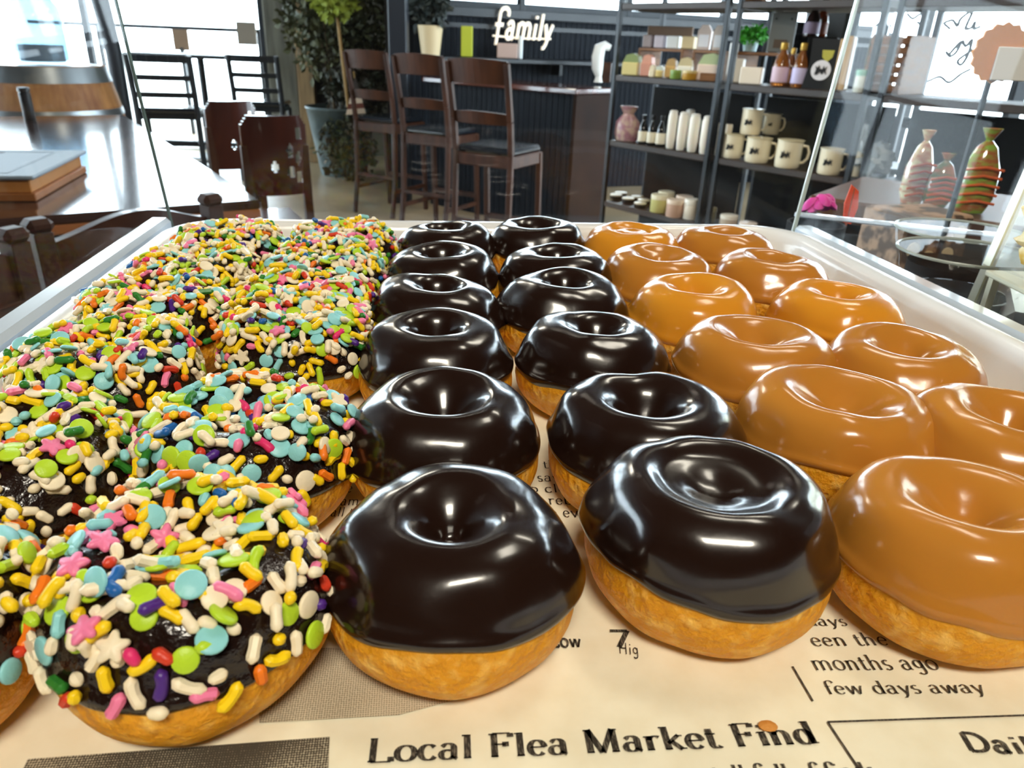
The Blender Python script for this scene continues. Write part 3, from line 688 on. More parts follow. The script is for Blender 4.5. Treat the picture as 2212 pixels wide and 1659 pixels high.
c1 = un(370, 235, .76); c2 = un(572, 222, .76)
ladder_chair('black ladderback chair with a shiny seat, nearer one of the pair before the window', (c1.x, c1.y, 0), .25, .53)
ladder_chair('black ladderback chair, right and farther one of the pair before the window', (c2.x-.02, c2.y, 0), .1, .50)
# bistro table between them
bt = ud(430, 108, 9.3)
t = thing('bistro_table', 'small high black table behind the two ladderback chairs', 'table', (bt.x, 9.3, 0))
MB().box((0, 0, 1.14), (1.5, .65, .04), bev=.01).build('tabletop', M_frame, t); MB().tube([(0, 0, .03), (0, 0, 1.12)], .04, 10).build('pedestal', M_frame, t); MB().lathe([(0, 0), (.28, 0), (.28, .015), (.05, .04), (0, .04)], n=24).build('table_base', M_frame, t)
# chairs with pierced red-brown backs
M_red = mat('reddish_wood', '#5a2c22', .25, coat=.6, noise_=(6, '#3a1c16', .3, .7, (1, 1, .3)))
def pierced_chair(label, c, rz, k=1.0):
    t = thing('pierced_back_chair', label, 'chair', c, rz, 'red-brown chairs with pierced backs')
    W2, z0, z1 = .22*k, .78, 1.10
    # panel with round-cornered top and holes, as a grid of quads leaving the holes out
    nx, nz = 33, 27; keep = {}; vs = []; fs = []
    holes = [(.09, .96), (.15, .93), (.09, .875), (.15, .85), (-.02, .90), (.16, 1.03)]
    def inside(x, z):
        xx = (x/k)
        for a, b in holes:
            if ((xx-a)/.024)**2+((z-b)/.028)**2 < 1: return False
        if abs(xx) > .15 and z > z1-.07 and ((abs(xx)-.15)/.07)**2+((z-(z1-.07))/.07)**2 > 1: return False
        return True
    def vid(i, j, s):
        if (i, j, s) not in keep:
            x = -W2+2*W2*i/nx; z = z0+(z1-z0)*j/nz; keep[(i, j, s)] = len(vs); vs.append((x, -.21-.04*(1-(x/W2)**2)+s*.022, z))
        return keep[(i, j, s)]
    on = [[inside(-W2+2*W2*(i+.5)/nx, z0+(z1-z0)*(j+.5)/nz) for j in range(nz)] for i in range(nx)]
    for i in range(nx):
        for j in range(nz):
            if not on[i][j]: continue
            fs.append((vid(i, j, 0), vid(i+1, j, 0), vid(i+1, j+1, 0), vid(i, j+1, 0))); fs.append((vid(i, j, 1), vid(i, j+1, 1), vid(i+1, j+1, 1), vid(i+1, j, 1)))
            for di, dj, e in ((-1, 0, ((i, j), (i, j+1))), (1, 0, ((i+1, j+1), (i+1, j))), (0, -1, ((i+1, j), (i, j))), (0, 1, ((i, j+1), (i+1, j+1)))):
                a, b = i+di, j+dj
                if not (0 <= a < nx and 0 <= b < nz and on[a][b]): (p, q) = e; fs.append((vid(*p, 0), vid(*q, 0), vid(*q, 1), vid(*p, 1)))
    MB().add(vs, fs, True).build('backrest', M_red, t)
    MB().box((0, 0, .62), (.42*k, .40, .04), bev=.015).build('seat', M_red, t)
    for sx in (-1, 1):
        MB().beam((sx*.20*k, -.24, 0), (sx*.20*k, -.20, .98), .035, .04).build('leg', M_stool, t); MB().beam((sx*.19*k, .18, 0), (sx*.19*k, .17, .61), .035, .035).build('leg', M_stool, t)
    b = MB()
    for sx in (-1, 1): b.beam((sx*.2*k, -.22, .3), (sx*.19*k, .18, .3), .02, .03)
    b.build('stretcher', M_stool, t); return t
q = ud(572, 320, 3.15); pierced_chair('red-brown wooden chair with pierced oval holes, right one tucked at the long table', (q.x-.06, 3.35, 0), math.radians(28), .60)
q = ud(478, 300, 3.7); pierced_chair('red-brown wooden chair with pierced oval holes, left one tucked at the long table', (q.x-.10, 3.95, 0), math.radians(38), .56)
# big chair at the near end of the table
def settee(PR, PL, label):
    m = (PR+PL)/2; rz = math.atan2(PR.y-PL.y, PR.x-PL.x); hw = (PR-PL).xy.length/2; zt = m.z-.03
    t = thing('wooden_armchair', label, 'chair', (m.x, m.y, 0), rz)
    n = 28; z1 = lambda u: zt-.03+.052*math.sin(PI*min(1, max(0, (u-.05)/.9)))**1.3
    vs = []; fs = []
    for s_ in (0, 1):
        for i in range(n+1):
            u = i/n; x = -hw+2*hw*u; y = s_*.03-.035*math.sin(PI*u)
            vs.append((x, y, .50)); vs.append((x, y, z1(u)))
    o = 2*(n+1)
    for i in range(n): a = 2*i; fs += [(a, a+2, a+3, a+1), (o+a, o+a+1, o+a+3, o+a+2), (a+1, a+3, o+a+3, o+a+1), (a, o+a, o+a+2, a+2)]
    fs += [(0, 1, o+1, o), (2*n, o+2*n, o+2*n+1, 2*n+1)]
    MB().add(vs, fs, True).build('backrest', M_brown, t)
    for sx in (-1, 1):
        MB().beam((sx*hw, .01, 0), (sx*hw, 0, zt), .045, .05).build('back_post', M_stool, t)
        MB().box((sx*hw, 0, zt+.016), (.062, .056, .034), bev=.012).build('finial', M_stool, t)
        MB().beam((sx*(hw-.02), .36, 0), (sx*(hw-.02), .36, .45), .04, .04).build('leg', M_stool, t)
    MB().box((0, .20, .46), (2*hw-.03, .38, .05), bev=.015).build('seat', M_brown, t)
    b = MB()
    for z in (.70, .76, .82): b.beam((-hw+.02, -.032, z), (hw-.02, -.032, z), .006, .008)
    b.build('back_groove', M_stool, t)
settee(ud(452, 418, 2.1), ud(78, 476, 1.72), 'wide dark wooden chair with wavy top rail at the near end of the table')
settee(ud(22, 492, 1.62), ud(-300, 560, 1.35), 'dark wooden chair cut by the left edge, beside the wavy railed one')

# ------------------------------------------------------------------ plant, flag
random.seed(11)
pc = un(752, 384, 0); pc = Vector((-2.0, 8.45, 0))
Zp = (Vector((pc.x, pc.y, .5))-CAM).dot(_f); pr_t = 74/1570*Zp
pt = thing('potted_tree', 'tall dark leafy artificial tree in a galvanised tub behind the bar stools', 'potted plant', pc)
zt = .72
MB().lathe([(0, .0), (pr_t*.66, 0), (pr_t*.68, .02), (pr_t*.97, zt-.03), (pr_t, zt-.02), (pr_t, zt), (pr_t*.95, zt), (pr_t*.93, zt-.06), (0, zt-.06)], n=36).build('galvanised_tub', mat('galvanised_steel', '#6f8084', .45, metal=.6, noise_=(4, '#4c5a5e', .4, .7)), pt)
for i in range(6):
    a = i*1.05; MB().tube([(.1*math.cos(a), .1*math.sin(a), .65), (.14*math.cos(a), .12*math.sin(a), 1.2), (.24*math.cos(a), .2*math.sin(a), 1.9)], [.014, .012, .008], 6).build('stem', mat('branch', '#6b5a42', .8), pt)
def leaves(name, n, fn, size, m, parent, loc=None):
    b = MB()
    for _ in range(n):
        p = fn(); u = Vector((random.gauss(0, 1), random.gauss(0, 1), random.gauss(0, 1)-.4)).normalized(); s = u.orthogonal().normalized(); s.rotate(Matrix.Rotation(random.uniform(0, 6.3), 3, u)); L = size*random.uniform(.6, 1.3); w = L*.32; k = u.cross(s)*L*.1
        b.add([p, p+u*L*.5+s*w+k, p+u*L, p+u*L*.5-s*w+k], [(0, 1, 2), (0, 2, 3)])
    return b.build(name, m, parent, loc)
M_lf = mat('dark_olive_leaves', '#39402a', .6, noise_=(3, '#5a5a34', .4, .7))
def in_ell(cx, cy, cz, rx, ry, rz):
    def f():
        while True:
            v = Vector((random.uniform(-1, 1), random.uniform(-1, 1), random.uniform(-1, 1)))
            if v.length < 1: return Vector((cx+v.x*rx, cy+v.y*ry, cz+v.z*rz))
    return f
leaves('foliage', 3000, in_ell(.0, 0, 1.75, .6, .4, .85), .09, M_lf, pt)
leaves('foliage', 1500, in_ell(.2, 0, 1.0, .38, .3, .5), .09, mat('dark_leaves', '#2b3426', .6, noise_=(3, '#4a3c34', .4, .7)), pt)
leaves('foliage', 500, in_ell(.15, -.42, .33, .34, .12, .35), .08, mat('dried_leaves', '#4a3f2a', .7, noise_=(3, '#3a4a2c', .4, .7)), pt)
gl = thing('hanging_plant', 'lime green leafy clump at the top of the long tan stick', 'plant', ud(722, 5, 7.6))
leaves('foliage', 420, in_ell(0, 0, .0, .19, .15, .12), .09, mat('lime_leaves', '#8d9a35', .6), gl); a_ = ud(728, 30, 7.6)-gl.location; b_ = ud(752, 232, 7.6)-gl.location
MB().tube([(0, 0, .0), a_, b_], .016, 8).build('long_stem', mat('tan_stick', '#9a7a48', .7), gl)
# small striped flag
fb = ud(764, 160, 7.3); fl = thing('small_flag', 'small drooping flag with red and white stripes in front of the tub', 'flag', fb)
MB().tube([(0, 0, .02), (0, .2, -.25), (pc.x+.22-fb.x, pc.y-.15-fb.y, .662-fb.z)], .008, 6).build('flag_pole', mat('tan_stick', '#9a7a48'), fl)
vsA = []
fa = [ud(767, 165, 7.28), ud(790, 245, 7.28), ud(747, 248, 7.28)]
for s_ in range(7):
    u0 = s_/7; u1 = (s_+1)/7; b = MB(); top, br2, bl2 = [p-fb for p in fa]
    L0 = top.lerp(bl2, u0); R0 = top.lerp(br2, u0); L1 = top.lerp(bl2, u1); R1 = top.lerp(br2, u1); y = Vector((0, .01, 0))
    V = [L0, R0, R1, L1]+[v+y for v in (L0, R0, R1, L1)]; b.add(V, [(0, 1, 2, 3), (7, 6, 5, 4), (0, 4, 5, 1), (1, 5, 6, 2), (2, 6, 7, 3), (3, 7, 4, 0)])
    b.build('stripe', mat('flag_white', '#d8c8b4') if s_ in (4, 6) else mat('flag_red', '#6d3a30') if s_ > 2 else mat('flag_blue', '#3a3432'), fl)

# ------------------------------------------------------------------ bar stools
def bar_stool(label, c, rz, seat=.77, top=1.30):
    t = thing('bar_stool', label, 'bar stool', c, rz, 'bar stools along the bar'); w = .45
    MB().box((0, .02, seat+.012), (w-.03, .40, .05), bev=.02).build('seat_cushion', mat('black_vinyl', '#1a2028', .15, coat=.5), t)
    f = MB(); f.box((0, -.185, seat-.045), (w-.03, .025, .075), bev=.004); f.box((0, .205, seat-.045), (w-.03, .025, .075), bev=.004)
    for sx in (-1, 1): f.box((sx*(w/2-.022), .01, seat-.045), (.025, .37, .075), bev=.004)
    f.build('seat_frame', M_stool, t)
    for sx in (-1, 1):
        x = sx*(w/2-.02); b = MB(); P = [(x, -.26, 0), (x, -.205, .3), (x, -.19, seat), (x, -.215, seat+.2), (x, -.285, top)]
        for p, q in zip(P, P[1:]): b.beam(p, q, .034, .036, up=(0, 1, 0), bev=.005)
        b.build('leg', M_stool, t); MB().beam((x, .24, 0), (x, .20, seat-.01), .036, .036, bev=.005).build('leg', M_stool, t)
    def rail(z, h, y0):
        n = 10; vs = []; fs = []
        for s_ in (0, 1):
            for i in range(n+1):
                x = -w/2+.02+(w-.04)*i/n; y = y0-.045*math.sin(PI*i/n)+s_*.02; cr = .012*math.sin(PI*i/n)
                vs += [(x, y+.012*h/.1, z-h/2), (x, y-.012*h/.1, z+h/2+cr)]
        o = 2*(n+1)
        for i in range(n): a = 2*i; fs += [(a, a+2, a+3, a+1), (o+a, o+a+1, o+a+3, o+a+2), (a+1, a+3, o+a+3, o+a+1), (a, o+a, o+a+2, a+2)]
        fs += [(0, 1, o+1, o), (2*n, o+2*n, o+2*n+1, 2*n+1)]
        return MB().add(vs, fs, False)
    rail(top-.055, .13, -.27).build('top_rail', M_stool, t); rail(seat+.21, .065, -.215).build('back_slat', M_stool, t)
    s = MB(); s.beam((-w/2+.02, .225, .28), (w/2-.02, .225, .28), .03, .035); s.beam((-w/2+.02, -.21, .33), (w/2-.02, -.21, .33), .02, .03)
    for sx in (-1, 1): s.beam((sx*(w/2-.02), -.21, .22), (sx*(w/2-.02), .225, .22), .02, .03)
    s.build('stretcher', M_stool, t); return t
for q_, lab in (((1060, 318), 'dark wooden bar stool with black seat, nearest and rightmost of the three'), ((938, 280), 'dark wooden bar stool with black seat, middle of the three'), ((830, 256), 'dark wooden bar stool with black seat, leftmost, beside the tub')):
    c = un(q_[0], q_[1], .78); bar_stool(lab, (c.x+.05, c.y-.05, 0), math.radians(-28))

# ------------------------------------------------------------------ bar
ZB = 1.115
K = un(1243, 192, ZB); E1 = un(1318, 187, ZB); 
bdir = (Vector((-1.2, 7.2, 0))-Vector((K.x, K.y, 0))).normalized(); bq2 = Vector((bdir.y, -bdir.x, 0))
if bq2.y < 0: bq2 = -bq2
Lb = (Vector((-1.2, 7.2, 0))-Vector((K.x, K.y, 0))).length-.4; Wb = .52
bo = Vector((K.x, K.y, 0)); bm = bo+bdir*Lb/2+bq2*Wb/2
barT = thing('bar_counter', 'dark bar counter with polished red-brown top behind the stools', 'bar counter', (bm.x, bm.y, 0), math.atan2(-bdir.y, -bdir.x))
MB().box((0, 0, ZB-.02), (Lb+.04, Wb+.04, .04), bev=.006).build('countertop', mat('polished_red_brown', '#5b2f24', .12, coat=.6, noise_=(4, '#43211a', .3, .7, (1, 5, 1))), barT)
MB().box((0, 0, (ZB-.04)/2), (Lb-.02, Wb-.1, ZB-.04)).build('panelled_body', M_bead, barT)
MB().box((Lb/2, 0, (ZB-.045)/2), (.03, Wb, ZB-.045), bev=.003).build('end_panel', mat('dark_brown_panel', '#2e1b12', .7, spec=.1, noise_=(3, '#1f120d', .3, .7)), barT)
# ledge along the wall behind
lm = P0+wd_*1.62-Vector((-wd_.y, wd_.x, 0))*.22
bl = thing('back_ledge', 'narrow black shelf along the beadboard wall behind the bar', 'shelf', (lm.x, lm.y, 0), math.atan2(wd_.y, wd_.x))
MB().box((0, 0, 1.26), (2.7, .3, .04), bev=.005).build('shelf_board', M_sill, bl)
for x in (-1, 0, 1): MB().box((x, .04, 1.19), (.04, .2, .10), bev=.004).build('bracket', M_sill, bl)
def onledge(px): 
    n = Vector((-wd_.y, wd_.x, 0)); o_ = lm-n*.0; d = ray(px, 110); d = Vector((d.x, d.y, 0)); A = Matrix(((d.x, -wd_.x), (d.y, -wd_.y))); s = A.inverted() @ Vector((o_.x, o_.y)); return Vector((d.x*s[0], d.y*s[0], 1.281)), d.length
def wpx(npx, P): return npx/FPX*((Vector(P)-CAM).dot(_f))
def gbox(name, label, cat, P, w, dpt, h, m, rz=0, group=None, bev=.006):
    o = MB().box((0, 0, h/2), (w, dpt, h), bev=bev).build(name, m, None, P); o.rotation_euler.z = rz; return tag(o, label, cat, group)
P_, _l = onledge(1008); gbox('notice_card', 'lime yellow card standing behind the bar left of the script sign', 'card', P_, wpx(25, P_), .02, .26, mat('lime_yellow', '#b9c23a', .6))
P_, _l = onledge(1096); gbox('tissue_box', 'pink and white box standing below the script sign', 'box', P_, wpx(44, P_), .12, .13, mat('pink_white', '#cbb0a6', .6))
P_, _l = onledge(1124); o = MB().tube([(0, 0, 0), (0, 0, .20)], .022, 12).build('pillar_candle', mat('white_wax', '#e6eef0', .5), None, P_); tag(o, 'thin white candle standing beside the pink and white box', 'candle')
pp, _l = onledge(930)
vp = thing('planter', 'cream pot holding a dark leafy plant on the bar behind the middle stool', 'planter', (pp.x, pp.y, pp.z)); r_ = wpx(27, pp)
MB().lathe([(0, 0), (r_*.72, 0), (r_, .25), (r_*.92, .25), (r_*.85, .22), (0, .22)], n=24).build('pot', mat('cream_ceramic', '#d9c39a', .5), vp)
leaves('foliage', 260, in_ell(0, 0, .40, .15, .13, .18), .1, mat('black_green_leaves', '#1f2826', .5), vp)
# white curved lamp on the bar corner
pl = un(1292, 178, ZB); la = thing('white_lamp', 'white curved lamp-like ornament on the bar corner near the black shelf post', 'lamp', (pl.x, pl.y, ZB+.001)); k_ = wpx(1, pl)
MB().lathe([(0, 0), (10*k_, 0), (8*k_, 4*k_), (6*k_, 14*k_), (0, 14*k_)], n=20).build('foot', mat('white_enamel', '#f2f0ea', .3), la)
MB().tube([(0, 0, 12*k_), (-4*k_, 0, 28*k_), (-5*k_, 0, 50*k_), (-2*k_, 0, 66*k_), (9*k_, 0, 72*k_), (20*k_, 0, 68*k_)], [7*k_, 12*k_, 13*k_, 13*k_, 9*k_, 6*k_], 14).build('curved_body', mat('white_enamel', '#f2f0ea'), la)
gbox('wooden_block', 'small brown wooden block beside the white lamp', 'block', (pl.x+16*k_+.0, pl.y+.06, ZB+.001), 22*k_, .08, 40*k_, M_brown)
# script sign
nw = Vector((wd_.y, -wd_.x, 0))
def onwall(px, py, off):
    o_ = P0+nw*off; d = ray(px, py); A = Matrix(((d.x, -wd_.x), (d.y, -wd_.y))); s = A.inverted() @ Vector((o_.x, o_.y)); return CAM+d*s[0]
sa = onwall(1064, 82, .15); sb = onwall(1190, 89, .15)
G['f'] = (.56, [arc(.40, .64, .22, .15, -20, 180)+[(.18, -.18)], [(.02, .36), (.40, .36)]], [])
sg = thing('script_sign', 'white script lettering sign reading family on the black beadboard wall', 'sign', sa)
ex = (sb-sa)/(text_len('family', .02)); up_ = Vector((0, 0, .33)); sl = ex.normalized()
for k_s in (.8, 1.9): MB().tube([ex*k_s+Vector((0, 0, .02)), ex*k_s+Vector((0, 0, .02))-nw*.11], .006, 6).build('standoff', M_frame, sg)
m_ = MB(); text_mesh(m_, 'family', Vector((0, 0, 0)), ex, up_+sl*.05, .10, .10, 0, 0, .02, .03)
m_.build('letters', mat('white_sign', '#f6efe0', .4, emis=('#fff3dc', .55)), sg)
m_ = MB(); m_.tube([Vector((0, 0, .02)), ex*1.5+Vector((0, 0, .01)), ex*text_len('family', .02)+Vector((0, 0, .02))], .008, 6); m_.build('joining_bar', mat('white_sign', '#f6efe0'), sg)
# ------------------------------------------------------------------ retail shelves
S0 = Vector((.43, 3.95, 0)); S1 = Vector((1.28, 2.93, 0)); S2 = S0+(S1-S0)*1.62
se = (S1-S0).normalized(); sn = Vector((se.y, -se.x, 0)); sn = sn if sn.y < 0 else -sn      # towards the viewer
SRZ = math.atan2(se.y, se.x); SD = .34
LV = (.30, .665, .975, 1.285, 1.60)
M_shelf = mat('shelf_board_wood', '#3a2a20', .5, noise_=(5, '#241a14', .3, .7, (1, 6, 1)))
M_back = mat('black_back_panel', '#100f0f', .7, spec=.12)
def shelf_unit(label, a, b, name='shelf_unit'):
    m = (a+b)/2-sn*SD/2; L = (b-a).length; t = thing(name, label, 'shelf', (m.x, m.y, 0), SRZ, None)
    sy = -1 if (Matrix.Rotation(SRZ, 3, 'Z') @ Vector((0, 1, 0))).dot(sn) < 0 else 1
    for sx in (-1, 1):
        for s in (-1, 1): MB().box((sx*(L/2-.014), s*(SD/2-.012), 1.05), (.022, .022, 2.1), bev=.002).build('post', M_frame, t)
    for z in LV: MB().box((0, 0, z-.014), (L-.05, SD-.01, .028), bev=.003).build('shelf_board', M_shelf, t)
    MB().box((0, -sy*(SD/2-.03), .62), (L-.05, .008, 1.22)).build('back_panel', M_back, t)
    return t
mid = S0+(S1-S0)*.50
shelf_unit('black metal shelf unit with white bottles and jars, left one by the bar', S0, mid-se*.01)
shelf_unit('black metal shelf unit holding the enamel mugs and honey bottles, middle one', mid+se*.02, S1)
shelf_unit('black metal shelf unit seen through the right acrylic panel, rightmost one', S1+se*.03, S2)
def onshelf(px, py, lev, back=.05):
    d = ray(px, py); d = Vector((d.x, d.y, 0)); o_ = S0-sn*back
    A = Matrix(((d.x, -se.x), (d.y, -se.y))); s = A.inverted() @ Vector((o_.x, o_.y))
    return Vector((d.x*s[0], d.y*s[0], LV[lev]+.001))
LV = tuple(LV)
def hpx(npx, P): return npx/FPX*((Vector(P)-CAM).dot(_f))*1.02
def sbox(name, label, cat, px0, px1, py0, py1, lev, m, back=.05, dpt=.07, z=0, group=None, bev=.004, rot=0):
    P = onshelf((px0+px1)/2, py1, lev, back+dpt/2); P.z += z
    w = wpx(px1-px0, P)*.92; h = hpx(py1-py0, P)
    o = MB().box((0, 0, h/2), (w, dpt, h), bev=bev).build(name, m, None, P); o.rotation_euler.z = SRZ*.55+rot; tag(o, label, cat, group); return o, P, w, h
cream = mat('cream_card', '#e9dcc0', .6); whitem = mat('white_plastic', '#f1ede4', .4)
kraft = mat('kraft_wood', '#8a5d36', .6, noise_=(12, '#6b4526', .3, .7, (1, 1, 6)))
# risers
def riser(label, px0, px1, py0, back=.10, dpt=.16):
    P = onshelf((px0+px1)/2, py0+60, 3, back+dpt/2); w = wpx(px1-px0, P); h = .125
    t = thing('display_riser', label, 'riser', P, SRZ)
    MB().box((0, 0, h-.006), (w, dpt, .012), bev=.002).build('top_board', kraft, t)
    for s in (-1, 1): MB().box((s*(w/2-.006), 0, (h-.012)/2), (.012, dpt, h-.012), bev=.002).build('side_board', kraft, t)
    return P.z+h+.001
zr1 = riser('brown wooden riser box on the upper shelf under four pale packs', 1384, 1506, 85)-LV[3]
zr2 = riser('lower wooden riser on the upper shelf under two white pouches', 1508, 1570, 99)-LV[3]
zr3 = riser('wooden riser on the middle unit carrying the green plant and grey clipboard', 1596, 1724, 103)-LV[3]
for i, (a, b, c, wds) in enumerate(((1392, 1414, '#b9aeb0', 'grey'), (1417, 1440, '#d8d0dc', 'lilac white'), (1443, 1472, '#eef2f4', 'bright white'), (1476, 1505, '#d9c59a', 'tan'))):
    sbox('soap_pack', '%s pack standing on the brown riser, %s of the four' % (wds, ['leftmost', 'second', 'third', 'rightmost'][i]), 'pack', a, b, 56, 80, 3, mat('pack_%d' % i, c, .6), .12, .06, zr1, 'packs on the riser')
sbox('wooden_plaque', 'brown wooden board standing behind the row of pale packs', 'board', 1392, 1500, 42, 84, 3, mat('brown_plaque', '#7c6350', .7), .19, .02, zr1)
for i, (a, b, y0) in enumerate(((1506, 1535, 50), (1539, 1566, 49))):
    P = onshelf((a+b)/2, 97, 3, .13); P.z += zr2; w = wpx(b-a, P); h = hpx(47, P)
    t = thing('white_pouch', 'white pouch with a pale label on the lower riser, %s one' % ['left', 'right'][i], 'pouch', P, SRZ*.5, 'white pouches')
    MB().prism([(-w*.46, 0), (w*.46, 0), (w*.5, h*.75), (w*.22, h), (-w*.22, h), (-w*.5, h*.75)], -.015, .015, Matrix.Rotation(PI/2, 3, 'X')).build('bag', mat('pouch_pink', '#d9c8c0', .5), t)
    MB().box((0, -.017, h*.36), (w*.74, .002, h*.5)).build('pouch_label', mat('label_white', '#f2f2fa', .5), t)
# front row of the upper shelf
def pack(label, px0, px1, py0, py1, c, c2, back=.02, dpt=.07, name='gift_pack', lev=3):
    P = onshelf((px0+px1)/2, py1, lev, back+dpt/2); w = wpx(px1-px0, P)*.93; h = hpx(py1-py0, P)
    t = thing(name, label, 'pack', P, SRZ*.55)
    MB().box((0, 0, h*.3), (w, dpt, h*.6), bev=.004).build('pack_base', mat('pk'+c, c, .5), t)
    MB().prism([(-w*.5, h*.6), (w*.5, h*.6), (w*.42, h*.88), (w*.1, h), (-w*.3, h*.93)], -dpt*.4, dpt*.4, Matrix.Rotation(PI/2, 3, 'X')).build('pack_top', mat('pk'+c2, c2, .5), t)
pack('yellow and green wrapped gift pack at the left end of the upper shelf', 1347, 1385, 98, 140, '#e6d795', '#8fa06a')
pack('pink wrapped pack beside the yellow and green gift pack', 1387, 1412, 104, 146, '#d79a86', '#e0a590', .05)
pack('small cream bottle-shaped pack before the pink pack', 1403, 1416, 130, 154, '#f5e9cc', '#f3e6c8', .0, .03)
pack('small pale yellow pack right of the pink pack', 1417, 1436, 120, 142, '#e9d691', '#d6e0d8', .05, .05)
pack('tan cookie pack under the brown riser', 1438, 1462, 112, 150, '#d8b070', '#bb9a68', .07, .05)
pack('white labelled cookie pack at the middle of the upper shelf', 1464, 1498, 108, 150, '#f7f1e4', '#cfc09a', .06, .05)
pack('large cellophane pack with pale green top, right end of the left upper shelf', 1506, 1556, 113, 166, '#f2dccb', '#b7c79a', .04, .07)
def tin(label, px0, px1, py0, py1, lev, c, lid, back=.03, z=0, group=None, name='tin'):
    P = onshelf((px0+px1)/2, py1, lev, back); w = wpx(px1-px0, P); h = hpx(py1-py0, P)*.9; r = w/2; P.z += z
    t = thing(name, label, name.split('_')[-1], P, 0, group)
    MB().lathe([(0, 0), (r*.96, 0), (r, .002), (r, h*.72), (r*.96, h*.74), (0, h*.74)], n=20).build('tin_body' if 'tin' in name else 'jar_body', mat('t'+c, c, .35), t)
    MB().lathe([(0, h*.74), (r*1.02, h*.74), (r*1.02, h*.96), (r*.95, h), (0, h)], n=20).build('lid', mat('t'+lid, lid, .35), t); return t, P, r, h
tin('round green tin on the front of the left upper shelf', 1447, 1471, 148, 167, 3, '#7c9a4a', '#8caa58', .02)
tin('round gold tin on the front of the left upper shelf', 1473, 1505, 151, 171, 3, '#b88a2e', '#d8c48a', .02)
tray2, P, w, h = sbox('wooden_crate', 'small slatted wooden crate at the front right of the left upper shelf', 'crate', 1509, 1554, 160, 176, 3, kraft, .0, .03)
tin('white bottle standing between the two pairs of black shelf posts', 1570, 1588, 66, 150, 3, '#ddd8d0', '#e9e6e0', .08, name='white_bottle')
# middle unit, top level
P = onshelf(1620, 103, 3, .15); P.z += zr3; t = thing('small_plant', 'bright green bushy plant in a white and pale blue pot on the riser', 'potted plant', P); r = wpx(17, P)
MB().lathe([(0, 0), (r*.8, 0), (r, .045), (r*.9, .045), (0, .04)], n=20).build('pot', mat('pale_blue_pot', '#b8d4dc', .4), t)
leaves('foliage', 700, in_ell(.0, 0, .065, .065, .05, .034), .022, mat('bright_green', '#3fa822', .5), t)
cb, P, w, h = sbox('clipboard', 'grey metal clipboard with two screws standing on the riser', 'clipboard', 1655, 1713, 27, 103, 3, mat('grey_board', '#8d908c', .45, metal=.2), .14, .012, zr3)
for sx in (-.3, .3): MB().lathe([(.004, 0), (.004, .003), (0, .003)], (0, 0, 0), 10, M=Matrix.Rotation(PI/2, 3, 'X')).build('screw', mat('dark_screw', '#333'+'333'), cb, (w*sx, -.006, h*.84))
MB().box((0, -.008, h*.22), (w*.5, .003, h*.22)).build('brown_label', mat('brown_label', '#6e5c4c'), cb)
def bottle(label, px0, px1, py0, py1, lev, back, body, cap, lab, z=0, group=None, name='honey_bottle', trans=.6):
    P = onshelf((px0+px1)/2, py1, lev, back); w = wpx(px1-px0, P); h = hpx(py1-py0, P); r = w/2; P.z += z
    t = thing(name, label, 'bottle', P, SRZ*.4, group)
    MB().lathe([(0, 0), (r*.85, 0), (r, h*.04), (r, h*.45), (r*.82, h*.62), (r*.42, h*.78), (r*.36, h*.84), (0, h*.84)], n=22).build('bottle_body', mat('b'+body, body, .12, coat=.5, trans=trans), t)
    MB().lathe([(r*.44, h*.84), (r*.46, h*.85), (r*.46, h*.99), (r*.4, h), (0, h)], n=18).build('cap', mat('b'+cap, cap, .3, metal=.4 if cap == '#c9a24a' else 0), t)
    MB().lathe([(r*1.005, h*.1), (r*1.02, h*.11), (r*1.02, h*.44), (r*1.005, h*.45)], n=22).build('paper_label', mat('b'+lab, lab, .5), t); return t
bottle('amber honey bottle with lavender label, left one of the row on the middle shelf', 1662, 1696, 108, 192, 3, .03, '#a5642a', '#c9a24a', '#d3b6c4', 0, 'honey bottles')
bottle('amber honey bottle partly hidden behind the two labelled ones', 1690, 1712, 112, 186, 3, .10, '#8a4d1c', '#c9a24a', '#b98a70', 0, 'honey bottles')
bottle('amber honey bottle with blue and white label, right one of the row', 1704, 1734, 112, 198, 3, .03, '#a5642a', '#c9a24a', '#c9c0e4', 0, 'honey bottles')
sb_, P, w, h = sbox('black_box', 'black box behind the honey bottles carrying the dark syrup bottles', 'box', 1728, 1790, 104, 200, 3, M_back, .11, .14)
for i, (a, b) in enumerate(((1730, 1762), (1750, 1778))):
    bottle(['dark syrup bottle with a purple label on the black box', 'dark amber syrup bottle behind the purple labelled one'][i], a, b, 42, 103, 3, .15+.05*i, ['#2c1a18', '#7a3310'][i], '#9a8a86', ['#8d7c92', '#6a2c10'][i], h, None, 'syrup_bottle', .4)
# white card box
sbox('card_box', 'cream white card box with a red lower edge on the middle unit', 'box', 1596, 1645, 150, 183, 3, mat('white_card', '#f6ead8', .5), .02, .05)
sbox('tissue_pack', 'white soft pack behind the cream card box', 'pack', 1578, 1602, 134, 180, 3, whitem, .09, .05)
P = onshelf(1763, 205, 3, .07); w = wpx(66, P); h = hpx(96, P); t = thing('coffee_bag', 'black coffee bag with a white round emblem and yellow sticker', 'bag', P, SRZ*.45)
MB().prism([(-w*.5, 0), (w*.42, 0), (w*.5, h*.5), (w*.46, h), (-w*.42, h), (-w*.38, h*.5)], -.03, .03, Matrix.Rotation(PI/2, 3, 'X')).build('bag_body', mat('matt_black_bag', '#23262a', .35), t)
def disc(r, y, x, z, name, m, par, sx=1): MB().lathe([(0, 0), (r, 0), (r, .002), (0, .002)], (x, y, z), 28, M=Matrix.Rotation(PI/2, 3, 'X')).build(name, m, par)
disc(w*.30, -.031, w*.0, h*.38, 'round_emblem', mat('label_white', '#f2f2fa'), t)
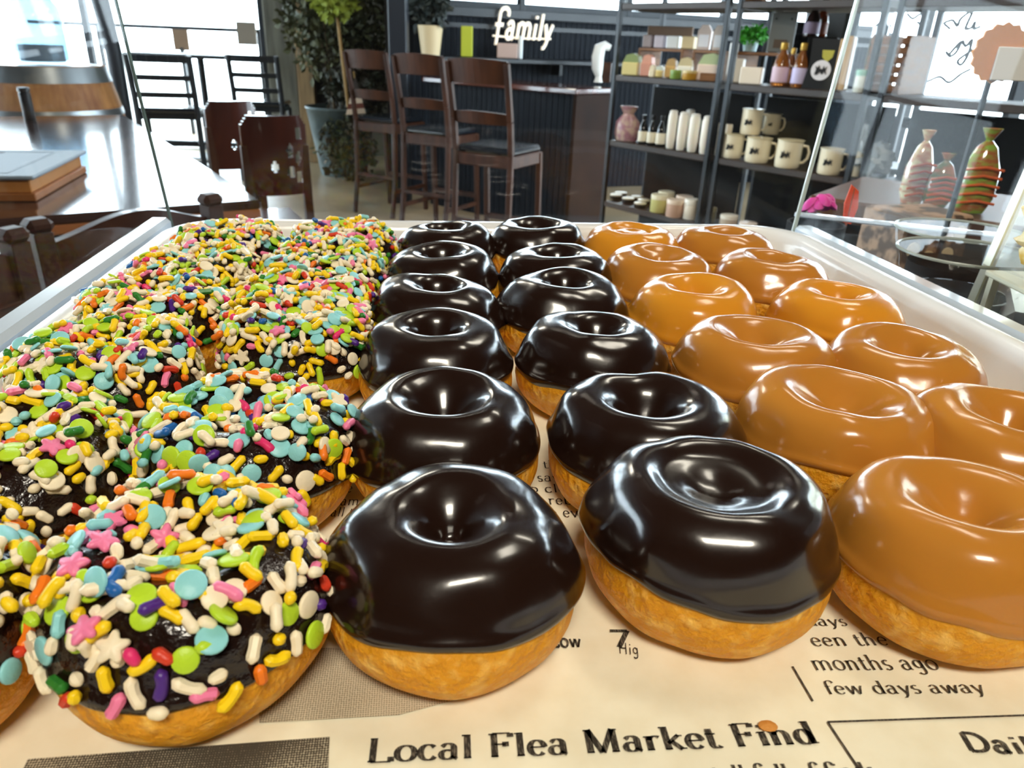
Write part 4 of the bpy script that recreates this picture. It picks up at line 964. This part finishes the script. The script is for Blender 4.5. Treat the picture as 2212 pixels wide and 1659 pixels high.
def moose(par, x, y, z, s):
    pts = [(-.5, -.35), (-.4, .1), (-.5, .35), (-.3, .2), (-.2, .45), (-.1, .15), (.1, .1), (.2, .4), (.3, .15), (.5, .35), (.42, 0), (.5, -.35), (.3, -.1), (.15, -.35), (-.05, -.12), (-.25, -.38)]
    MB().prism([(a*s+x, b*s+z) for a, b in pts], -y, -y+.0015, Matrix.Rotation(PI/2, 3, 'X')).build('printed_emblem', mat('emblem_black', '#23262b', .5), par)
moose(t, 0, -.034, h*.38, w*.36)
MB().prism([(-.5*w*.36+.12*w, h*.78), (.5*w*.36+.12*w, h*.78), (.42*w*.36+.12*w, h*.64), (.12*w, h*.54), (-.42*w*.36+.12*w, h*.64)], .03, .0325, Matrix.Rotation(PI/2, 3, 'X')).build('yellow_sticker', mat('yellow_green', '#c0bb55', .5), t)
for i, (a, b) in enumerate(((1794, 1806), (1808, 1822))):
    sbox('cutting_board', 'pale wooden board standing on edge beside the coffee bag, %s of two' % ['left', 'right'][i], 'board', a, b, 115-i*6, 212, 3, mat('pale_wood', '#c3a277', .5), .05, .12, 0, 'boards standing on edge')
# shelf seen through the side panel
P = onshelf(1920, 225, 3, .16); t = thing('slatted_crate', 'light wooden slatted crate on the rightmost shelf behind the acrylic', 'crate', P, SRZ); w = wpx(80, P)
for k in range(6): MB().box((0, -.1, .02+.032*k), (w, .012, .024), bev=.002).build('slat', kraft, t); 
for s in (-1, 1): MB().box((s*(w/2-.01), 0, .10), (.02, .2, .2), bev=.002).build('end_board', kraft, t)
MB().box((0, .0, .008), (w-.05, .18, .012)).build('crate_floor', kraft, t)
tin('small white jar with a green patterned lid on the rightmost shelf', 1834, 1862, 183, 232, 3, '#cfd2c8', '#7fae98', .03, name='lidded_jar')
sbox('glass_vase', 'grey-blue glass dome standing on the rightmost shelf before the crate', 'vase', 1852, 1885, 78, 215, 3, mat('blue_glass', '#54646e', .1, trans=.3, coat=.5), .14, .08, bev=.03)
# top shelf
for i, (a, b) in enumerate(((1740, 1782), (1784, 1836), (1600, 1660))): sbox('bowl_stack', ['stack of white bowls on the topmost shelf, left one', 'stack of white bowls on the topmost shelf, right one', 'brown basket on the topmost shelf of the middle unit'][i], 'bowl' if i < 2 else 'basket', a, b, -45, 2, 4, whitem if i < 2 else kraft, .04, .1, bev=.02)
# second shelf: pink cellophane bag, black bottles, white bottles
P = onshelf(1353, 296, 2, .07); t = thing('cellophane_bag', 'pink and cream sweets in a cellophane bag at the left end of the bottle shelf', 'bag', P, SRZ*.5); w = wpx(56, P); h = hpx(68, P)
MB().lathe([(0, 0), (w*.42, 0), (w*.5, h*.2), (w*.47, h*.55), (w*.2, h*.78), (w*.36, h), (w*.3, h), (w*.12, h*.76), (0, h*.7)], n=9, sy=.6).build('bag_body', mat('pink_sweets', '#cbaf9f', .3, noise_=(30, '#a87884', .4, .6)), t)
for i, (a, b) in enumerate(((1377, 1397), (1396, 1416), (1415, 1436))):
    bottle('small black bottle with a round cream label, %s of three' % ['left', 'middle', 'right'][i], a, b, 247+i*2, 305+i*4, 2, .04, '#17181a', '#202226', '#efe6cf', 0, 'small black bottles', 'black_bottle', 0)
for i, (a, b) in enumerate(((1436, 1456), (1458, 1478), (1481, 1504), (1507, 1534), (1470, 1492))):
    P = onshelf((a+b)/2, 322+i*5 if i < 4 else 325, 2, .04 if i < 4 else .15); w = wpx(b-a, P); h = hpx(76, P)
    t = thing('white_bottle', 'slim white frosted bottle, %s' % ['leftmost of the front four', 'second of the front four', 'third of the front four', 'rightmost of the front four', 'one standing behind the front four'][i], 'bottle', P, 0, 'slim white bottles')
    MB().lathe([(0, 0), (w*.36, 0), (w*.42, h*.04), (w*.5, h*.3), (w*.5, h*.85), (w*.42, h*.93), (0, h*.93)], n=18).build('bottle_body', mat('frosted_white', '#f6efe2', .35, sss=.2), t)
    MB().lathe([(w*.42, h*.93), (w*.44, h*.97), (w*.3, h), (0, h)], n=12).build('crimped_top', mat('white_plastic', '#f1ede4'), t)
for i, px in enumerate((1551, 1566)): tin('tall pale bottle between the shelf posts, %s one' % ['left', 'right'][i], px-7, px+8, 256, 328, 2, '#c9bfae', '#ddd3c0', .06, name='pale_bottle', group='pale bottles between the posts')
# enamel mugs
def mug(label, px0, px1, py0, py1, back, face=1, z=0, rot=0, dim=False):
    P = onshelf((px0+px1)/2, py1-6, 2, back); P.z += z; w = wpx(px1-px0, P); h = hpx(py1-py0, P)*.90; r = w/2
    t = thing('enamel_mug', label, 'mug', P, SRZ*.5+rot, 'enamel mugs')
    MB().lathe([(0, .0), (r*.9, 0), (r*.97, h*.04), (r, h*.2), (r, h*.97), (r*1.04, h*.985), (r*1.04, h), (r*.97, h), (r*.94, h*.9), (r*.93, h*.06), (0, h*.05)], n=30).build('mug_body', mat('cream_enamel', '#eee2c4', .25, coat=.4), t)
    MB().lathe([(r*1.0, h*.965), (r*1.055, h*.975), (r*1.055, h*1.0), (r*.98, h*1.005)], n=30).build('rim', mat('dark_rim', '#d9cda9', .3), t)
    MB().tube([(r*.96, 0, h*.82), (r*1.35, 0, h*.80), (r*1.5, 0, h*.6), (r*1.45, 0, h*.38), (r*1.2, 0, h*.22), (r*.97, 0, h*.2)], r*.11, 8).build('handle', mat('cream_enamel', '#eee2c4'), t)
    moose(t, -r*.15, -r*1.02, h*.5, r*.75); return P, h
P1_, h1_ = mug('cream enamel mug with a black emblem, leftmost of the lower row', 1558, 1600, 299, 352, .06)
mug('cream enamel mug with a black emblem, second of the lower row', 1606, 1657, 309, 364, .05)
mug('cream enamel mug with a black emblem, third of the lower row, beside the acrylic edge', 1669, 1722, 320, 382, .04)
mug('cream enamel mug seen just right of the acrylic edge', 1760, 1808, 342, 400, .04)
mug('cream enamel mug, rightmost, behind the black post', 1826, 1860, 340, 396, .10)
mug('cream enamel mug with a black emblem, lone one stacked on the upper row', 1596, 1640, 249, 305, .09, z=h1_+.004)
mug('greyish enamel mug stacked behind the lone upper one', 1645, 1680, 255, 300, .20, z=h1_+.004)
# crumpled clear bags
P = onshelf(1886, 352, 2, .12); t = thing('crumpled_bag', 'crumpled white translucent plastic bag on the mug shelf behind the acrylic', 'bag', P)
rb = random.Random(4)
def blob(name, r, sx, sy, sz, m, par, loc_=(0, 0, 0), amp=.35, n=20, fr=2.2, seed=0):
    vs = []; fs = []
    for i in range(n+1):
        for k in range(n*2):
            a = PI*i/n; b = 2*PI*k/(2*n); v = Vector((math.sin(a)*math.cos(b), math.sin(a)*math.sin(b), math.cos(a)))
            q = 1+amp*noise.noise(v*fr+Vector((seed, 0, 0))); vs.append((v.x*r*sx*q, v.y*r*sy*q, v.z*r*sz*q))
    N = 2*n
    for i in range(n):
        for k in range(N): fs.append((i*N+k, (i+1)*N+k, (i+1)*N+(k+1) % N, i*N+(k+1) % N))
    return MB().add(vs, fs, True).build(name, m, par, loc_)
blob('bag_body', .07, .9, .6, .75, mat('cloudy_plastic', '#c9d2d6', .25, trans=.4), t, (0, 0, .07), .9, seed=3)
blob('bag_neck', .05, .5, .4, 1.3, mat('cloudy_plastic', '#c9d2d6'), t, (-.06, .02, .13), .8, seed=7)
# tins and candles on the bottom shelf
for i, (x, y) in enumerate(((1342, 408), (1331, 422), (1378, 417), (1357, 430), (1391, 428), (1383, 439))):
    tin('flat cream tin, %s of the six on the bottom shelf' % ['back left', 'front left', 'back middle', 'front middle', 'back right', 'front right'][i], x-13, x+13, y-11, y, 1, '#2a2624', '#ded3b8', [.17, .10, .17, .09, .13, .05][i], 0, 'flat cream tins', 'cream_tin')
for i, (a, b, y0, y1, c, c2, bk, z, wds) in enumerate(((1402, 1440, 428, 468, '#d6d28a', '#efe8c8', .05, 0, 'pale yellow candle jar standing low at the front'), (1420, 1455, 397, 438, '#d9d68c', '#f2ecd0', .13, .0, 'pale yellow candle jar raised at the back'), (1436, 1472, 436, 476, '#dcb8a4', '#f0dcc8', .03, 0, 'pink candle jar at the front'), (1458, 1495, 405, 446, '#d9a898', '#efdccb', .13, 0, 'pink candle jar at the back'), (1474, 1506, 428, 474, '#efe6d6', '#f7f2e6', .06, 0, 'white candle jar beside the middle shelf posts'),
                                                 (1556, 1594, 440, 472, '#c9b8a4', '#f4eee0', .05, 0, 'white lidded candle jar on the middle unit, left one'), (1598, 1636, 452, 480, '#c98a70', '#f4e6dc', .03, 0, 'pink candle jar on the middle unit, right one'), (1524, 1545, 442, 475, '#6f6a52', '#8b8468', .10, 0, 'olive candle jar between the shelf posts'))):
    tin(wds, a, b, y0, y1, 1, c, c2, bk, z, 'candle jars', 'candle_jar')
sbox('red_box', 'reddish-brown box on the floor level shelf below the flat tins', 'box', 1292, 1345, 455, 520, 0, mat('brick_red', '#7a4030', .6), .05, .2)

# ------------------------------------------------------------------ acrylic display case round the tray
M_acr = glass_mat('clear_acrylic', haze=.0015, ior=1.42, streak=3, boost=.45)
M_acs = glass_mat('clear_acrylic_side', haze=.0015, ior=1.42, streak=3, boost=.18)
M_edge = mat('acrylic_edge', '#cfd6cc', .2, trans=.5, spec=.6)
M_rail = mat('acrylic_rail', '#dde8f4', .12, trans=.25, coat=.4)
def quadpanel(P, th, name, m, par):       # P: 4 corners (world), thickness th
    n = (P[1]-P[0]).cross(P[3]-P[0]).normalized()*th/2
    V = [p-n for p in P]+[p+n for p in P]
    return MB().add(V, [(3, 2, 1, 0), (4, 5, 6, 7), (0, 1, 5, 4), (1, 2, 6, 5), (2, 3, 7, 6), (3, 0, 4, 7)]).build(name, m, par)
case = thing('acrylic_case', 'clear acrylic display case standing around the tray of donuts', 'display case', (0, 0, 0))
dirY = Vector((-math.sin(TA), math.cos(TA), 0)); dirX = Vector((math.cos(TA), math.sin(TA), 0))
tc0 = Vector((TC.x, TC.y, 0)); GX = TW/2+.006; GY = TD/2+.008
zc = 1.232
BL = ud(370, 467, (tc0-dirX*GX+dirY*GY).y); BL.z = 1.262; 
bl_ = tc0-dirX*GX+dirY*GY; br2_ = tc0+dirX*(GX)+dirY*GY
TLv = ud(250, 0, bl_.y+.0); TRv = ud(1850, 0, br2_.y+.0)
b0 = Vector((bl_.x, bl_.y, zc)); b1 = Vector((br2_.x, br2_.y, zc))
def lean(base, pxl):
    # upright edge through base and the point seen at the top of the photograph
    top = ud(pxl, 0, base.y); d = (top-base); return base+d*(.42/d.z)
t0 = lean(b0, 250); t1 = lean(b1, 1852)
quadpanel([b0, b1, t1, t0], .003, 'back_panel', M_acr, case)
f0 = b0-dirY*.52; f1 = b1-dirY*.52+dirX*.0
quadpanel([f0, b0-dirY*.004, t0-dirY*.004, f0+(t0-b0)], .003, 'left_panel', M_acs, case)
quadpanel([b1-dirY*.004, f1, f1+(t1-b1), t1-dirY*.004], .003, 'right_panel', M_acs, case)
MB().tube([b0, t0], .0014, 6).build('panel_edge', mat('dark_edge', '#5c6a64', .2, trans=.3), case)
MB().beam(b1, t1, .0032, .0032, bev=.0005).build('panel_edge', M_edge, case)
# thick bottom rails
for nm, s, L_ in (('left', -1, .56), ('right', 1, .56)):
    o_ = tc0+dirX*s*(GX+.010); a = o_+dirY*GY; c = o_-dirY*(L_-GY); MB().beam((a.x, a.y, 1.262), (c.x, c.y, 1.262), .016, .012, bev=.003).build('bottom_rail', M_rail, case)
    MB().beam((a.x+dirX.x*s*.016, a.y+.002*s, 1.238), (c.x+dirX.x*s*.016, c.y+.002*s, 1.238), .006, .02, bev=.002).build('bottom_rail', M_rail, case)
base = thing('display_counter', 'white counter slab carrying the donut tray and acrylic case', 'counter', (tc0.x, tc0.y, 0), TA)
MB().box((0, 0, 1.219), (TW+.06, TD+.05, .024), bev=.004).build('counter_slab', mat('pale_blue_slab', '#c6ccd2', .25, coat=.3), base)
MB().box((0, -.05, .6), (TW-.06, TD-.12, 1.20), bev=.01).build('cabinet', M_back, base)
# ---- neighbouring compartment on the right
cx0 = b1+dirX*.035
sc_ = tc0+dirX*.66+dirY*.07; side = thing('dark_counter', 'dark brown wooden counter to the right of the donut case', 'counter', (sc_.x, sc_.y, 0), TA)
MB().box((0, 0, .53), (.68, .95, 1.06), bev=.01).build('counter_body', mat('dark_umber', '#1f1713', .4), side)
MB().box((0, 0, 1.075), (.72, .99, .03), bev=.004).build('counter_top', mat('umber_top', '#2a1e19', .55, spec=.2), side)
ZC = 1.091
neigh = thing('bakery_case', 'second clear acrylic case with a horizontal rim, right of the donut tray', 'display case', (0, 0, 0))
r0 = ud(1712, 483, .72); r1 = ud(2170, 487, .66); zr_ = (r0.z+r1.z)/2; r0.z = r1.z = zr_
MB().beam(r0, r1, .008, .004, bev=.001).build('rim', M_rail, neigh)
quadpanel([Vector((r0.x, r0.y, ZC)), Vector((r1.x, r1.y, ZC)), r1, r0], .003, 'back_panel', M_acr, neigh)
e0 = ud(2112, 628, .50); e1 = ud(2212, 400, .50)
d_ = (e1-e0); e2 = e0+d_*1.8; eb = e0-d_*((e0.z-ZC)/d_.z)
MB().beam(eb, e2, .010, .004, bev=.001).build('panel_edge', mat('cream_edge', '#e8e2b8', .3, trans=.2), neigh)
dq = Vector((.03, -.30, 0))
quadpanel([eb, eb+dq, e2+dq, e2], .003, 'side_panel', glass_mat('yellow_acrylic', (.98, .96, .86, 1), haze=.12), neigh)
# lens-shaped clear lids
for i, (px, py, y, rx_) in enumerate(((2075, 498, .66, .055), (2095, 545, .535, .05))):
    P = ud(px, py, y); t = thing('clear_lid', 'clear plastic dome lid with a pale rim, %s of two right of the tray' % ['upper', 'lower'][i], 'lid', (P.x, P.y, P.z-.03), 0, 'clear dome lids')
    MB().tube([(rx_*math.cos(a), rx_*.9*math.sin(a), .03) for a in [2*PI*k/40 for k in range(41)]], .0012, 6, False).build('lid_rim', M_edge, t)
    MB().lathe([(rx_*.99, .03), (rx_*.9, .012), (rx_*.7, 0), (0, 0)], n=32).build('dome', M_acs, t)
    zz = P.z-.03-ZC
    MB().lathe([(0, 0), (rx_*.66, 0), (rx_*.66, -zz+.001), (0, -zz+.001)], n=24).build('black_container', M_back, t)
# yellow pastries behind the cream edge
for i, (px, py) in enumerate(((2196, 512), (2202, 470), (2205, 556))):
    P = ud(px, py, .44); o = blob('pastry', .028, 1.3, 1, .5, mat('yellow_pastry', '#d6a93a', .4, noise_=(60, '#f0dca0', .4, .6)), None, (P.x+.045, P.y, P.z), .3, 14, 2, i)
    tag(o, 'yellow glazed pastry behind the cream acrylic edge, %s one' % ['middle', 'top', 'bottom'][i], 'pastry', 'yellow pastries')
M_pst = None
sh = thing('pastry_rack', 'pale rack holding the yellow pastries at the right edge', 'rack', (0, 0, 0))
for z_ in (575,):
    P = ud(2200, z_, .44); MB().box((P.x+.075, P.y, P.z-.0165), (.13, .09, .004), bev=.001).build('rack_shelf', mat('ivory', '#e6e0c4', .4), sh)
P = ud(2200, 575, .44); 
for dx, dy in ((.015, .04), (.135, .04), (.135, -.04)): MB().box((P.x+dx, P.y+dy, (ZC+P.z-.018)/2), (.005, .005, P.z-.018-ZC)).build('rack_post', mat('ivory', '#e6e0c4'), sh)
# brown wooden lid in the corner
P = ud(2175, 640, .50); o = MB().box((0, 0, 0), (.15, .13, .03), bev=.006).build('wooden_tray', mat('mid_brown_wood', '#6a4430', .35, coat=.3, noise_=(8, '#4d2f20', .3, .7, (8, 1, 1))), None, (P.x+.085, P.y, P.z-.02)); o.rotation_euler = (0, 0, -.5)
tag(o, 'brown wooden tray at the right edge below the cream acrylic edge', 'tray')
zt_ = P.z-.0355; o2 = MB().box((0, 0, 0), (.12, .10, zt_-ZC-.001), bev=.004).build('black_crate', M_back, None, (P.x+.085, P.y, (zt_+ZC)/2)); o2.rotation_euler.z = -.5; tag(o2, 'black crate under the brown wooden tray at right', 'crate')
# printed floral box
P = un(1985, 590, ZC); fb_ = MB().box((0, 0, .045), (.13, .10, .09), bev=.004).build('floral_box', mat('floral_print', '#a58468', .5, noise_=(28, '#4f3c2c', .45, .55)), None, (P.x, P.y+.05, ZC+.001)); fb_.rotation_euler.z = .3
tag(fb_, 'tan and brown flower-patterned box on the dark counter behind the rail', 'box')
for k in range(5):
    a = rb.uniform(-.05, .05); b = rb.uniform(.015, .075); disc(.012, -.0505, a, b, 'printed_flower', mat('flower_cream', '#d9c49a', .5), fb_)
# pens with a pink flower and an orange feather
P = ud(1765, 476, .78); cup = thing('pen_cup', 'black cup holding the flower pen and the feather beside the tray', 'cup', (P.x, P.y, ZC+.001)); hC = P.z-ZC-.004
MB().lathe([(0, 0), (.026, 0), (.030, hC), (.027, hC), (.024, .01), (0, .01)], n=24).build('cup_body', M_back, cup)
zf = ud(1765, 462, .78).z
t = thing('flower_pen', 'pen topped with a crumpled magenta flower', 'pen', (P.x, P.y, zf)); MB().tube([(0, 0, 0), (.004, 0, ZC-zf+.03)], .003, 8).build('pen_shaft', M_back, t)
for k in range(14):
    a = k*2.4; b = .25+.9*((k % 5)/5); MB().lathe([(0, 0), (.006, .001), (.009, .004), (.006, .007), (0, .008)], (math.cos(a)*.010*b, math.sin(a)*.010*b, .004+.004*(k % 3)), 10, 1, .7, Matrix.Rotation(a, 3, 'Z') @ Matrix.Rotation(.9*b, 3, 'Y')).build('petal', mat('magenta_petal', '#d83c98', .6), t)
P2 = ud(1836, 448, .80); t = thing('orange_feather', 'orange-red feather standing upright right of the magenta flower', 'feather', (P2.x, P2.y, P2.z))
MB().prism([(-.004, -.016), (.005, -.018), (.0085, 0), (.005, .018), (-.004, .024), (-.007, .004)], -.0008, .0008, Matrix.Rotation(PI/2, 3, 'X')).build('vane', mat('orange_feather', '#f0562e', .6), t)
MB().tube([(0, 0, .02), (0, 0, -.02), (-.004, 0, ZC-P2.z+.002)], .0012, 6).build('quill', mat('quill', '#b05a3a'), t)
# dark stand with candy cones
st = thing('display_stand', 'dark wooden display stand carrying the wrapped candy bags', 'stand', (0, 0, 0)); pA = ud(1950, 445, 1.35); pB = ud(2180, 452, 1.25); ztop = (pA.z+pB.z)/2
cS = (pA+pB)/2; aS = math.atan2(pB.y-pA.y, pB.x-pA.x); st.location = (cS.x, cS.y+.1, 0); st.rotation_euler.z = aS
MB().box((.06, 0, ztop-.02), ((pB-pA).length+.28, .34, .04), bev=.005).build('stand_top', mat('stand_wood', '#5a3a22', .4), st)
MB().box((.06, 0, (ztop-.04)/2), ((pB-pA).length+.2, .28, ztop-.04)).build('stand_body', M_back, st)
def candy(label, px, pyb, pyt, y, c1_, c2_, wd):
    P = ud(px, pyb, y); P.z = ztop+.001; k = wpx(1, P); h = (pyb-pyt)*k
    t = thing('candy_bag', label, 'bag', P, rb.uniform(-.4, .4), 'wrapped candy bags'); r = wd*k/2
    MB().lathe([(0, 0), (r*.7, 0), (r, h*.18), (r*.95, h*.5), (r*.5, h*.78), (r*.16, h*.86), (r*.5, h), (0, h*.9)], n=11, sy=.7).build('wrapper', mat('w'+c1_, c1_, .12, coat=1, noise_=(38, c2_, .42, .58, (1, 1, 3))), t)
    for k2 in range(5): z = h*(.12+.1*k2); MB().tube([(-r*.9, -r*.62, z), (0, -r*.78, z+.006), (r*.9, -r*.6, z+.002)], .0022, 6).build('orange_stripe', mat('orange_stripe', '#d8683a', .3), t)
candy('orange striped candy bag with clear top, leftmost on the stand', 1966, 440, 290, 1.32, '#c98a6a', '#e9e2b8', 60)
candy('low orange striped candy bag in the middle of the stand', 2020, 440, 330, 1.30, '#b8744e', '#6f7a52', 62)
candy('tall candy bag with green shiny tip, rightmost on the stand', 2095, 446, 275, 1.26, '#a8683e', '#8fb04a', 80)
# orange seal with white card on a thin pole
P = ud(2160, 115, 1.05); t = thing('tag_holder', 'orange scalloped paper seal with a white card at the right edge', 'sign', (P.x, P.y, P.z), 0)
n = 64; rs = wpx(58, P); MB().prism([((rs*(1+.05*math.cos(16*2*PI*k/n)))*math.cos(2*PI*k/n), (rs*(1+.05*math.cos(16*2*PI*k/n)))*math.sin(2*PI*k/n)) for k in range(n)], -.002, .002, Matrix.Rotation(PI/2, 3, 'X')).build('orange_seal', mat('seal_orange', '#e8a05c', .6), t)
MB().box((rs*.75, -.006, -rs*.35), (rs*1.9, .003, rs*1.15), bev=.001).build('white_card', mat('bright_card', '#fbfaf6', .5), t)
MB().tube([(0, .006, 0), (0, .008, ZC-P.z+.001)], .004, 8).build('holder_pole', M_frame, t); MB().lathe([(0, 0), (.03, 0), (.03, .004), (0, .006)], (0, .008, ZC-P.z+.001), 20).build('holder_foot', M_frame, t)
# black table by the right window, and chairs modelled in place of a reflection
tR = ud(2150, 300, 2.9); t = thing('black_table', 'black cafe table by the right window behind the candy bags', 'table', (2.75, 3.5, 0), .1)
MB().box((0, 0, .92), (.95, .7, .035), bev=.01).build('tabletop', mat('black_gloss', '#15181c', .15, coat=.6), t)
for sx in (-1, 1):
    for sy in (-1, 1): MB().box((sx*.42, sy*.28, .45), (.05, .05, .9), bev=.004).build('leg', M_frame, t)
def curve_chair(label, c, rz):  # solid chair added where the acrylic mirrors the left side
    t = thing('reflection_chair', label, 'chair', c, rz, 'stand-ins for reflected chairs')
    MB().lathe([(0, 0), (.2, 0), (.21, .015), (.2, .035), (0, .035)], (0, 0, .74), 28).build('seat', M_frame, t)
    MB().tube([(.22*math.cos(a), .22*math.sin(a), 1.02+.05*math.sin(a)) for a in [PI*(-.05+1.1*k/24) for k in range(25)]], .022, 8).build('back_hoop', M_frame, t)
    for k in range(5): a = PI*(.1+.2*k); MB().tube([(.19*math.cos(a), .19*math.sin(a), .76), (.22*math.cos(a), .22*math.sin(a), 1.02+.05*math.sin(a))], .009, 6).build('spindle', M_frame, t)
    for k in range(4): a = PI/4+PI/2*k; MB().tube([(.15*math.cos(a), .15*math.sin(a), .74), (.24*math.cos(a), .24*math.sin(a), 0)], .014, 8).build('leg', M_frame, t)
    return t
cR = ud(2150, 250, 4.3); curve_chair('black round-backed chair standing in for a reflection, nearer one at right', (cR.x, 4.35, 0), .4)
cR = ud(1985, 220, 4.9); curve_chair('black round-backed chair standing in for a reflection, farther one beside the shelves', (cR.x, 5.0, 0), 2.4)
# black script lettering on the window
def onx(px, py, x): d = ray(px, py); return CAM+d*(x/d.x)
def script(name, strokes, r=.012):
    b = MB()
    for s_ in strokes:
        pts = catmull([tuple(p) for p in s_], 6); b.tube([onx(px, py, 3.33) for px, py in pts], r, 6)
    return b
M_ink = mat('black_vinyl_lettering', '#16191d', .5)
wl = bpy.data.objects.get('window_3')
wi = wl.matrix_world.inverted() if False else (Matrix.Translation(wl.location) @ Matrix.Rotation(wl.rotation_euler.z, 4, 'Z')).inverted()
for s_ in ([[(2052, 62), (2040, 50), (2058, 44), (2068, 56), (2076, 40), (2100, 24), (2090, 50), (2086, 62), (2098, 60), (2106, 48), (2104, 62), (2116, 58)]], [[(2050, 118), (2062, 104), (2076, 90), (2066, 112), (2052, 122), (2044, 112)], [(2080, 88), (2086, 100), (2100, 86), (2090, 120), (2076, 140), (2070, 130), (2100, 108)]],
           [[(1930, 176), (1944, 162), (1950, 176), (1962, 160), (1966, 174), (1980, 160), (1988, 150)], [(1984, 168), (1990, 158), (1992, 172), (2004, 158)], [(2004, 176), (2030, 166), (2050, 178), (2076, 160), (2095, 150)]], [[(1960, 30), (1972, 40), (1990, 30), (2004, 44), (1996, 56), (1982, 48)]]):
    b = script('x', s_); b.v = [tuple(wi @ Vector(v)) for v in b.v]; b.build('window_lettering', M_ink, wl)
